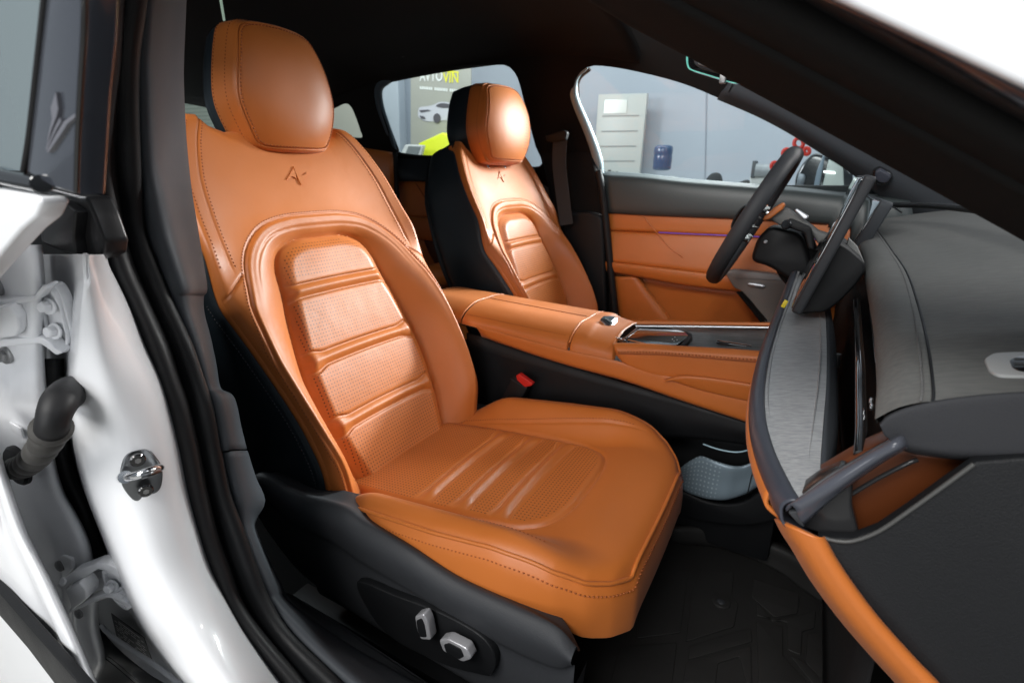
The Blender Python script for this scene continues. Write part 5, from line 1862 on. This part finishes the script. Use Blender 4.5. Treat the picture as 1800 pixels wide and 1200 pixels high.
def strip(name, tops, bots, m, parent, yt, yb, bulge=0.0, nr=4):
    rows = []
    for a, b in zip(tops, bots):
        a, b = np.array(a, float), np.array(b, float)
        rows.append([at(*a, Y=yt + .02), at(*a, Y=yt), at(*(a + (b - a) * .3), Y=yt + (yb - yt) * .3 - bulge), at(*(a + (b - a) * .7), Y=yt + (yb - yt) * .7 - bulge), at(*b, Y=yb), at(*(b + [0, 1.5]), Y=yb + .025)])
    return loft(name, rows, m, parent, nr=nr, nc=4, solid=.004)


xs = [1064, 1130, 1200, 1300, 1400, 1500, 1600]
up_t = [(x, np.interp(x, [1064, 1600], [370, 398])) for x in xs]
up_b = [(x, np.interp(x, [1064, 1160, 1600], [404, 408, 426])) for x in xs]
strip('trim_panel', up_t, up_b, M['leather'], fd, 1.706, 1.702, .004)
mid_b = [(x, np.interp(x, [1064, 1100, 1200, 1300, 1600], [458, 462, 474, 486, 520])) for x in xs]
strip('pull_panel', [(x, y + 2) for x, y in up_b], mid_b, M['leather'], fd, 1.708, 1.684, .005)
arm_b = [(x, np.interp(x, [1064, 1100, 1200, 1300, 1600], [476, 482, 500, 512, 540])) for x in xs]
arm = strip('armrest', [(x, y + 1.5) for x, y in mid_b], arm_b, M['leather'], fd, 1.678, 1.684, .006)
low_b = [(x, 640) for x in xs]
strip('pocket_panel', [(x, y + 1) for x, y in arm_b], low_b, M['leather'], fd, 1.735, 1.745, -.004)
tube('ambient_strip', [at(x, np.interp(x, [1155, 1160, 1600], [407, 408, 426]) + 1, Y=1.698) for x in (1158, 1220, 1300, 1400, 1500)], .0016, mat('violet_light_strip', (.1, .05, .3), .3, emit=((.22, .10, 1.0), .22)), fd, n=20, seg=8)
# diagonal crease of the panel and the slanted pull handle in the pocket
tube('panel_crease', [at(x, y, Y=d) for x, y, d in ((1128, 376, 1.700), (1145, 398, 1.697), (1160, 416, 1.697), (1178, 436, 1.692), (1200, 452, 1.684))], .0018, M['leather'], fd, n=20, seg=6)
rows = []
for a, b in (((1082, 486), (1118, 486)), ((1086, 510), (1134, 508)), ((1090, 535), (1154, 535)), ((1094, 565), (1176, 565)), ((1096, 640), (1220, 640))):
    rows.append([at(*a, Y=1.73), at(*a, Y=1.700), at((a[0] + b[0]) / 2, (a[1] + b[1]) / 2, Y=1.696), at(*b, Y=1.702), at(b[0] + 2, b[1], Y=1.74)])
loft('pocket_cheek', rows, M['leather'], fd, nr=4, nc=4, solid=.004)
M['ribbed'] = mat('ribbed_grey_panel', (.20, .195, .185), .5, bump=(60, .4), stretch=(1, 1, 6))
ring = [at(x, y, Y=1.640) for x, y in ((1272, 477), (1292, 474), (1364, 482), (1378, 494), (1420, 500), (1420, 580), (1352, 580), (1340, 558), (1318, 528), (1304, 512), (1290, 506), (1282, 492))]
sg = plate('speaker_grille', round_ring(ring, .01), M['ribbed'], fd, thick=.03, bevel=.004)
ring = [at(x, y, Y=1.637) for x, y in ((1276, 479), (1292, 475), (1364, 483), (1378, 493), (1360, 493), (1290, 488))]
plate('grille_cap', round_ring(ring, .004), mat('pale_grey_cap', (.24, .235, .23), .42), sg, thick=.006, bevel=.001)
hd = [at(x, y, Y=1.632) for x, y in ((1313, 499), (1318, 497), (1340, 500), (1345, 503), (1342, 507), (1318, 504))]
plate('door_handle', round_ring(hd, .003), M['satin'], fd, thick=.008, bevel=.0015)
strip('grille_gap', [(1296, 512), (1316, 536), (1344, 572)], [(1304, 512), (1326, 536), (1356, 572)], M['carpet'], fd, 1.645, 1.645)

# ------------------------------------------------------------------ far rear door and the rear seat
fr = thing('door', 'tan and black inner panel of the closed rear door seen between the two front seats', 'car door', (-1.25, 1.72, -.4), kind='thing')
xs = [640, 690, 740, 800, 860, 940]
strip('door_top', [(x, np.interp(x, [690, 940], [268, 298])) for x in xs], [(x, np.interp(x, [690, 940], [317, 322])) for x in xs], M['black_leather'], fr, 1.71, 1.69, .004)
strip('trim_panel', [(x, np.interp(x, [690, 940], [318, 323])) for x in xs], [(x, np.interp(x, [690, 770, 940], [378, 382, 392])) for x in xs], M['leather'], fr, 1.712, 1.69, .003)
strip('armrest', [(x, np.interp(x, [690, 770, 940], [380, 385, 396])) for x in xs], [(x, np.interp(x, [690, 770, 940], [412, 424, 450])) for x in xs], M['leather'], fr, 1.675, 1.675, .008)
strip('pocket_panel', [(x, np.interp(x, [690, 770, 940], [414, 426, 452])) for x in xs], [(x, 620) for x in xs], M['leather'], fr, 1.72, 1.74, 0)
tube('panel_crease', [at(x, y, Y=1.685) for x, y in ((731, 322), (742, 340), (758, 362), (776, 382))], .0022, M['thread'], fr, n=12, seg=6)
tube('panel_crease', [at(x, y, Y=1.684) for x, y in ((752, 346), (775, 346))], .0018, M['thread'], fr, seg=6)
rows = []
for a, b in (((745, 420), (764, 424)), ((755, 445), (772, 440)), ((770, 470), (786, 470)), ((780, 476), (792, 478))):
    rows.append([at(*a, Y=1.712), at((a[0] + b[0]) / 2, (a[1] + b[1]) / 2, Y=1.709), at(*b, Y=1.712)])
loft('pocket_shade', rows, mat('pocket_shade_brown', (.10, .022, .006), .6), fr, nr=4, nc=3, solid=.002)  # dark sheet over the pocket panel, recess shade put into its colour
rs = thing('passenger_bench', 'tan leather rear bench glimpsed between the two front seats', 'bench seat', (-1.7, 1.2, -.6))
rows = []
for a in ((600, 255), (640, 260), (690, 268)):
    x = a[0]
    rows.append([at(x, a[1], Y=1.55 + (x - 600) * .0013), at(x + 1, a[1] + 6, Y=1.53 + (x - 600) * .0013), at(x + 2, 320, Y=1.52 + (x - 600) * .0013), at(x + 6, 400, Y=1.54 + (x - 600) * .0013), at(x + 20, 500, Y=1.58 + (x - 600) * .0012)])
loft('side_bolster', rows, M['leather'], rs, nr=6, nc=5, solid=.02)
tube('bolster_edge', [at(x, y, Y=1.655) for x, y in ((694, 268), (696, 310), (700, 360), (712, 420))], .010, M['rubber'], rs, n=16)
box('seat_bench', (-1.55, 1.3, -.50), (.55, .7, .22), M['leather'], rs, bevel=.06, seg=4)
box('seat_back', (-1.95, 1.15, -.14), (.2, .9, .6), M['black_leather'], rs, bevel=.05, seg=4, rot=Matrix.Rotation(math.radians(-18), 3, 'Y'))
V, f = tube_data(smooth_path([at(740, 492, Y=1.55), at(780, 482, Y=1.55), at(806, 484, Y=1.55), at(816, 500, Y=1.55)], 20), np.interp(np.linspace(0, 1, 20), [0, .7, .92, 1], [.05, .045, .035, .012]), 20)
put('bench_end', V, f, M['leather'], rs)

# far seat belt on the pillar
sb = thing('seat_belt', 'black seat belt hanging on the far pillar behind the second front seat', 'seat belt', tuple(at(980, 390, Y=1.62)))
ribbon('webbing', smooth_path([at(985, 240, Y=1.62), at(983, 290, Y=1.63), at(990, 350, Y=1.63), at(996, 395, Y=1.63)], 20), (.35, -1, 0), .045, .003, mat('belt_webbing', (.016, .017, .018), .7, bump=(400, .3)), sb)
ring = [at(x, y, Y=1.60) for x, y in ((958, 238), (968, 236), (990, 228), (997, 232), (994, 246), (972, 250), (960, 248))]
plate('belt_guide', round_ring(ring, .006), M['dark_plastic'], sb, thick=.02, bevel=.004)

# rear-view mirror with its lit green rim
mr = thing('rear_view_mirror', 'frameless rear-view mirror with pale green edge hanging under the roof', 'mirror', tuple(at(1245, 105, Y=.98)))
MY = 1.02
rg_ = [at(x, y, Y=MY) for x, y in ((1211, 84), (1208, 100), (1209, 116), (1214, 123), (1240, 131), (1266, 139), (1285, 145), (1298, 146), (1318, 140), (1336, 124), (1330, 60), (1216, 40))]
mb = plate('mirror_body', round_ring(rg_, .008), M['gloss_black'], mr, thick=.02, bevel=.002)
tube('mirror_rim', smooth_path([at(x, y, Y=MY - .001) for x, y in ((1216, 40), (1211, 84), (1208, 100), (1209, 115), (1215, 123), (1240, 131), (1266, 139), (1285, 145), (1298, 146), (1318, 140))], 60), np.interp(np.linspace(0, 1, 60), [0, .25, .45, 1], [.0022, .0022, .001, .0009]), mat('green_rim', (.12, .45, .38), .3, emit=((.15, .62, .5), .3)), mr, seg=8)
rg2 = [at(x, y, Y=MY - .012) for x, y in ((1219, 92), (1219, 112), (1230, 120), (1268, 130), (1290, 133), (1300, 120), (1250, 85), (1224, 80))]
plate('mirror_mount', round_ring(rg2, .006), M['pillar_plastic'], mr, thick=.02, bevel=.003)
rg3 = [at(x, y, Y=MY - .016) for x, y in ((1226, 95), (1226, 113), (1250, 120), (1273, 128), (1276, 112), (1232, 84))]
plate('mount_cover', round_ring(rg3, .004), mat('pale_teal_cover', (.20, .25, .27), .4), mr, thick=.01, bevel=.002)
box('mount_clip', at(1271, 137, Y=MY - .012), (.010, .012, .018), M['steel'], mr, bevel=.002)

# floor mat
fm = thing('floor_mat', 'black rubber floor mat with moulded geometric channels in the footwell', 'floor mat', (0.02, .80, -.79))
ZF = -.782
ring = [at(x, y, Z=ZF) for x, y in ((1080, 935), (1290, 940), (1420, 960), (1640, 1230), (1640, 1420), (860, 1420), (960, 1180), (1000, 1080))]
base = plate('mat_base', round_ring(ring, .03), M['mat_rubber'], fm, thick=.008, bevel=.002)


def pad(pts, h=.0035):
    plate('tread_pad', round_ring([at(x, y, Z=ZF + h) for x, y in pts], .004, 3), M['mat_rubber'], fm, thick=h, bevel=.0012)


for pts in (((1325, 1016), (1405, 1042), (1402, 1076), (1362, 1083), (1322, 1048)), ((1235, 1000), (1290, 1004), (1286, 1046), (1298, 1060), (1290, 1100), (1206, 1126), (1216, 1040)),
            ((1330, 1056), (1358, 1088), (1400, 1082), (1434, 1072), (1432, 1102), (1410, 1108), (1408, 1150), (1384, 1140), (1384, 1092), (1330, 1080)),
            ((1212, 1134), (1296, 1108), (1320, 1104), (1322, 1126), (1210, 1158)), ((1205, 1164), (1320, 1132), (1322, 1200), (1312, 1200), (1300, 1152), (1262, 1164), (1258, 1200), (1200, 1200)),
            ((1420, 1112), (1500, 1112), (1536, 1150), (1540, 1210), (1460, 1210), (1416, 1162)), ((1390, 1152), (1412, 1160), (1470, 1214), (1440, 1214)),
            ((1330, 1090), (1376, 1100), (1376, 1150), (1420, 1200), (1334, 1200)), ((1120, 1010), (1210, 1002), (1196, 1110), (1120, 1120)), ((1090, 1135), (1190, 1128), (1180, 1210), (1070, 1210)),
            ((1440, 1060), (1500, 1070), (1530, 1104), (1446, 1102))):
    pad(pts)
rows = [[at(x, y, Z=z) for x, y, z in r] for r in ([(1180, 952, ZF), (1180, 946, ZF + .02), (1182, 930, ZF + .045), (1184, 925, ZF + .045)], [(1270, 962, ZF), (1272, 954, ZF + .02), (1275, 935, ZF + .045), (1278, 930, ZF + .045)],
        [(1360, 998, ZF), (1366, 984, ZF + .02), (1374, 968, ZF + .045), (1378, 962, ZF + .045)], [(1420, 1040, ZF), (1432, 1030, ZF + .02), (1446, 1015, ZF + .045), (1450, 1010, ZF + .045)], [(1500, 1090, ZF), (1512, 1078, ZF + .02), (1528, 1062, ZF + .045), (1534, 1056, ZF + .045)])]
loft('mat_rim', rows, M['mat_rubber'], fm, nr=5, nc=4, solid=.004)
disc('mat_button', at(1267, 1058, Z=ZF + .004), (0, 0, 1), .017, .004, M['mat_rubber'], fm, dome=.001)
disc('mat_button', at(1267, 1058, Z=ZF + .008), (0, 0, 1), .007, .003, M['grey_plastic'], fm, dome=.001)

# ------------------------------------------------------------------ the hall outside
GZ = -1.12
g = put('ground', [(-30, -30, GZ), (30, -30, GZ), (30, 30, GZ), (-30, 30, GZ)], [(0, 1, 2, 3)], mat('pale_concrete', (.36, .355, .335), .5, vary=.12, vscale=2, bump=(30, .1)))
tag(g, kind='structure')
WY = 6.2
w = put('wall', [(-12, WY, GZ), (12, WY, GZ), (12, WY, 4), (-12, WY, 4), (-12, WY + .2, GZ), (12, WY + .2, GZ), (12, WY + .2, 4), (-12, WY + .2, 4)], [(0, 1, 2, 3), (7, 6, 5, 4), (3, 2, 6, 7), (0, 3, 7, 4), (1, 5, 6, 2)], mat('pale_blue_grey_wall', (.40, .44, .50), .8, bump=(40, .1), vary=.12, vscale=.8), flat=True)
tag(w, kind='structure')
tube('wall_joint', [at(1243, 120, Y=WY - .005), at(1238, 380, Y=WY - .005)], .006, mat('joint_grey', (.30, .33, .38), .8), w, seg=6)
M['white_matt'] = mat('white_matt', (.62, .64, .62), .6)

# pale wall end at the left of the banner
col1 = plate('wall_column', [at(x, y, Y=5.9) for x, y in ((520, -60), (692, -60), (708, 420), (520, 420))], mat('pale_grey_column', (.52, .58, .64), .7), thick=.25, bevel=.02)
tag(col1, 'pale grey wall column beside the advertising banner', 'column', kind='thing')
col2 = plate('wall_column', [at(x, y, Y=6.05) for x, y in ((692, -60), (722, -60), (722, 420), (706, 420))], mat('shaded_grey_column', (.27, .31, .36), .7), thick=.2, bevel=.02)  # shade on this side of the column is put into the grey
tag(col2, 'narrow grey column in painted shade between the pale column and the banner', 'column', kind='thing')
# banner
bn = thing('banner', 'grey-beige advertising banner with yellow and white lettering and a silver car', 'banner', tuple(at(780, 280, Y=5.2)))
BY = 5.2
bq = [np.array(at(x, y, Y=BY)) for x, y in ((722, 60), (828, 60), (828, 420), (722, 420))]
plate('banner_sheet', bq, mat('banner_beige', (.36, .36, .32), .6, vary=.06), bn, thick=.01)
txt_y = mat('banner_yellow', (.75, .72, .04), .6)


def lettering(s, x0, y0, x1, y1, Y, m, parent, name='lettering', shear=0):
    cu = bpy.data.curves.new('tmp', 'FONT')
    cu.body = s
    cu.extrude = .002
    cu.offset = .012
    tmp = bpy.data.objects.new('tmp', cu)
    COL.objects.link(tmp)
    dg = bpy.context.evaluated_depsgraph_get()
    me = tmp.evaluated_get(dg).to_mesh()
    V = np.array([v.co[:] for v in me.vertices])
    faces = [tuple(p.vertices) for p in me.polygons]
    bpy.data.objects.remove(tmp)
    lo_, hi_ = V.min(0), V.max(0)
    a, b, c = at(x0, y1, Y=Y), at(x1, y1, Y=Y), at(x0, y0, Y=Y)
    n = np.array([0, -1.0, 0])
    u = (V[:, :1] - lo_[0]) / (hi_[0] - lo_[0])
    v = (V[:, 1:2] - lo_[1]) / (hi_[1] - lo_[1])
    W = a + (b - a) * u + (c - a) * v + n * (V[:, 2:3] + .004)
    return put(name, W, faces, m, parent, flat=True)


wl = mat('banner_white', (.78, .80, .78), .6)
lettering('AVTO', 738, 124, 778, 143, BY, wl, bn)
lettering('VIN', 779, 127, 806, 146, BY, txt_y, bn)
plate('banner_bar', [at(x, y, Y=BY - .004) for x, y in ((779, 123), (806, 126), (806, 129), (779, 126))], txt_y, bn, thick=.004)
bars('banner_line', [np.array(at(x, y, Y=BY - .004)) for x, y in ((738, 152), (812, 158), (812, 163), (738, 157))], [(i * .045, i * .045 + .034, 0, 1) for i in range(22) if i not in (7, 15)], wl, bn)
# the silver car printed on the banner
BC = BY - .006
plate('printed_car', smooth_ring([at(x, y, Y=BC) for x, y in ((735, 196), (738, 189), (752, 187), (764, 184), (772, 180), (784, 180), (800, 184), (822, 188), (826, 205), (800, 211), (776, 212), (760, 214), (745, 212), (736, 206))], 70), mat('print_silver', (.56, .56, .62), .6), bn, thick=.004)
pc = mat('print_dark', (.09, .085, .10), .6)
plate('printed_window', smooth_ring([at(x, y, Y=BC - .003) for x, y in ((766, 187), (773, 182), (784, 182), (800, 186), (806, 189), (785, 190), (778, 190))], 30), pc, bn, thick=.003)
for x, y in ((768, 208), (815, 208)):
    plate('printed_wheel', smooth_ring([at(x + 6.5 * math.cos(a), y + 8.5 * math.sin(a), Y=BC - .005) for a in np.linspace(0, 2 * math.pi, 10)[:-1]], 30), pc, bn, thick=.003)
plate('printed_grille', [at(x, y, Y=BC - .004) for x, y in ((736, 194), (752, 193), (758, 195), (740, 198))], pc, bn, thick=.003)
plate('printed_bumper', [at(x, y, Y=BC - .004) for x, y in ((737, 203), (746, 205), (748, 210), (740, 209))], pc, bn, thick=.003)
# yellow display arrow and framed monitor at its foot
yb = plate('display_stand', [at(x, y, Y=4.9) for x, y in ((735, 252), (776, 233), (800, 244), (815, 300), (730, 300))], mat('yellow_board', (.78, .86, .03), .5), thick=.3, bevel=.02)
tag(yb, 'bright yellow pointed display stand in front of the banner', 'display stand')
mo = thing('monitor', 'small white-framed monitor beside the yellow display stand', 'monitor', tuple(at(724, 262, Y=4.7)))
plate('monitor_frame', round_ring([at(x, y, Y=4.7) for x, y in ((712, 254), (744, 255), (738, 276), (703, 272))], .02), M['white_matt'], mo, thick=.05, bevel=.01)
plate('monitor_screen', [at(x, y, Y=4.69) for x, y in ((718, 257), (739, 258), (734, 272), (713, 269))], mat('dull_screen', (.20, .22, .22), .3), mo, thick=.05)
# panelled white door
dr = thing('panelled_door', 'white panelled door in the far wall beside the water bottle', 'door', tuple(at(1090, 310, Y=5.9)), kind='thing')
DQ = [np.array(at(x, y, Y=5.95)) for x, y in ((1052, 166), (1138, 164), (1122, 330), (1040, 330))]
plate('door_leaf', DQ, mat('door_white', (.50, .52, .50), .35), dr, thick=.06, bevel=.01)
bars('door_grooves', DQ, [(.12, .88, b, b + .012) for b in (.22, .38, .54, .70)], mat('groove_grey', (.25, .27, .27), .6), dr, lift=.004)
bars('glass_strip', DQ, [(.15, .62, .06, .20)], mat('bright_glass', (.68, .70, .66), .15, bump=(8, .4)), dr, lift=.008)
rg5 = random.Random(3)
bars('door_stickers', DQ, [(a, a + .05, b, b + .012) for a, b in [(rg5.uniform(.05, .5), rg5.uniform(.80, .84)) for _ in range(12)]], mat('sticker_dark', (.12, .11, .10), .6), dr, lift=.006)
# water bottle
wb = thing('water_cooler', 'blue water bottle standing upside down on a white cooler', 'water cooler', tuple(at(1163, 320, Y=5.0)))
pa, pb = at(1163, 300, Y=5.0), at(1163, 256, Y=5.0)
prof = [(0, .02), (.0, .10), (.06, .145), (.16, .155), (.24, .15), (.3, .155), (.55, .155), (.62, .15), (.68, .155), (.9, .155), (.97, .14), (1.0, .10), (1.0, .001)]
a12 = np.linspace(0, 2 * math.pi, 28, endpoint=False)
hh = np.linalg.norm(pb - pa)
V = np.concatenate([[pa + np.array([r_ * math.cos(a) * .55, r_ * math.sin(a) * .55, z * hh]) for a in a12] for z, r_ in prof])
put('bottle', V, grid_faces(len(prof), 28, True), mat('blue_bottle', (.055, .10, .20), .2, coat=.5), wb)
box('cooler_cabinet', at(1163, 306, Y=5.0) + np.array([0, 0, -.30]), (.26, .26, .56), M['white_matt'], wb, bevel=.03)
# office chair back, white box with rolled wrap, red ring
ch = plate('chair_back', smooth_ring([at(x, y, Y=4.2) for x, y in ((1238, 330), (1240, 316), (1250, 305), (1262, 304), (1268, 312), (1269, 330), (1262, 345), (1246, 345))], 40), mat('chair_black', (.02, .024, .028), .6), thick=.06, bevel=.02)
tag(ch, 'black rounded chair back just above the far door sill', 'chair')
bs = plate('dark_bag', smooth_ring([at(x, y, Y=4.4) for x, y in ((1287, 324), (1300, 320), (1312, 316), (1318, 322), (1320, 335), (1288, 335))], 30), mat('bag_black', (.03, .032, .035), .6), thick=.1, bevel=.02)
tag(bs, 'small black bag lying beside the white box', 'bag')
wbx = plate('white_box', [at(x, y, Y=4.3) for x, y in ((1318, 310), (1362, 309), (1362, 345), (1318, 345))], M['white_matt'], thick=.2, bevel=.01)
tag(wbx, 'white carton under a wrapped roll beyond the steering wheel', 'box')
wr = thing('wrapped_roll', 'grey and white wrapped roll lying on the white carton', 'roll', tuple(at(1340, 302, Y=4.3)))
V, f = tube_data([at(1328, 299, Y=4.28), at(1360, 300, Y=4.28)], .045, 18)
put('roll', V, f, mat('wrap_grey', (.35, .38, .40), .35, vary=.5, vscale=12), wr, sharp=50)
box('roll_holder', at(1326, 298, Y=4.33), (.03, .1, .12), mat('holder_grey', (.10, .11, .12), .5), wr, bevel=.006)
for i, (x, y, r_) in enumerate(((1404, 252, 8), (1383, 270, 7), (1362, 292, 6), (1418, 266, 5))):
    ring = [at(x + r_ * math.cos(a), y + r_ * math.sin(a) * 1.1, Y=3.9) for a in np.linspace(0, 2 * math.pi, 21)]
    ho = tube('hose_reel' if i == 0 else 'red_hose', ring, .012, M.setdefault('red', mat('red_plastic', (.62, .03, .015), .4)), None, seg=10)
    tag(ho, ['open red hose loop beside the far windscreen pillar', 'red hose loop half hidden above the steering wheel rim', 'small red hose loop beside the wrapped roll', 'smallest red hose loop against the dark car'][i], 'hose', 'red hose loops')
# another car parked beyond: dark glass, pale panel
oc = thing('parked_car', 'dark parked car with an open pale door beyond the windscreen pillar', 'car', tuple(at(1440, 320, Y=3.4)))
plate('car_body', round_ring([at(x, y, Y=3.4) for x, y in ((1396, 345), (1398, 310), (1412, 285), (1430, 268), (1450, 272), (1500, 300), (1500, 350))], .03), mat('dark_car', (.02, .024, .028), .2, coat=.8), oc, thick=.3, bevel=.02)
plate('car_window', [at(x, y, Y=3.38) for x, y in ((1428, 338), (1436, 300), (1447, 272), (1450, 276), (1442, 318), (1438, 338))], mat('car_glass_blue', (.22, .28, .34), .15), oc, thick=.05, bevel=.005)
plate('car_panel', [at(x, y, Y=3.34) for x, y in ((1446, 328), (1457, 280), (1482, 294), (1484, 333))], mat('pale_panel', (.55, .62, .58), .3), oc, thick=.04, bevel=.005)
plate('car_lamp', round_ring([at(x, y, Y=3.335) for x, y in ((1447, 300), (1468, 302), (1469, 306), (1448, 304))], .01), mat('lit_lamp', (.9, .9, .9), .3, emit=((1, 1, .97), 2.0)), oc, thick=.02)
plate('car_trim', [at(x, y, Y=3.37) for x, y in ((1398, 334), (1404, 304), (1414, 306), (1416, 312), (1408, 338))], mat('trim_steel', (.2, .23, .26), .3, .6), oc, thick=.03, bevel=.004)
# bright panelled wall seen through the back window
bwq = [np.array(at(x, y, X=-6.0)) for x, y in ((240, 120), (420, 110), (420, 240), (240, 250))]
sd_ = plate('shutter', bwq, mat('shutter_grey_green', (.33, .36, .31), .6), thick=.05)
tag(sd_, 'pale roller shutter seen through the back window beside the near headrest', 'shutter')
bars_ = bars('shutter_lines', bwq, [(0, 1, b, b + .01) for b in np.linspace(.05, .95, 18)], mat('shutter_line', (.22, .25, .22), .6), sd_, lift=.006)
pw = plate('packing_board', [at(x, y, Y=5.6) for x, y in ((560, 170), (650, 170), (650, 262), (560, 262))], mat('cream_board', (.55, .54, .46), .6), thick=.04)
tag(pw, 'cream coloured board seen through the small rear quarter window', 'board')
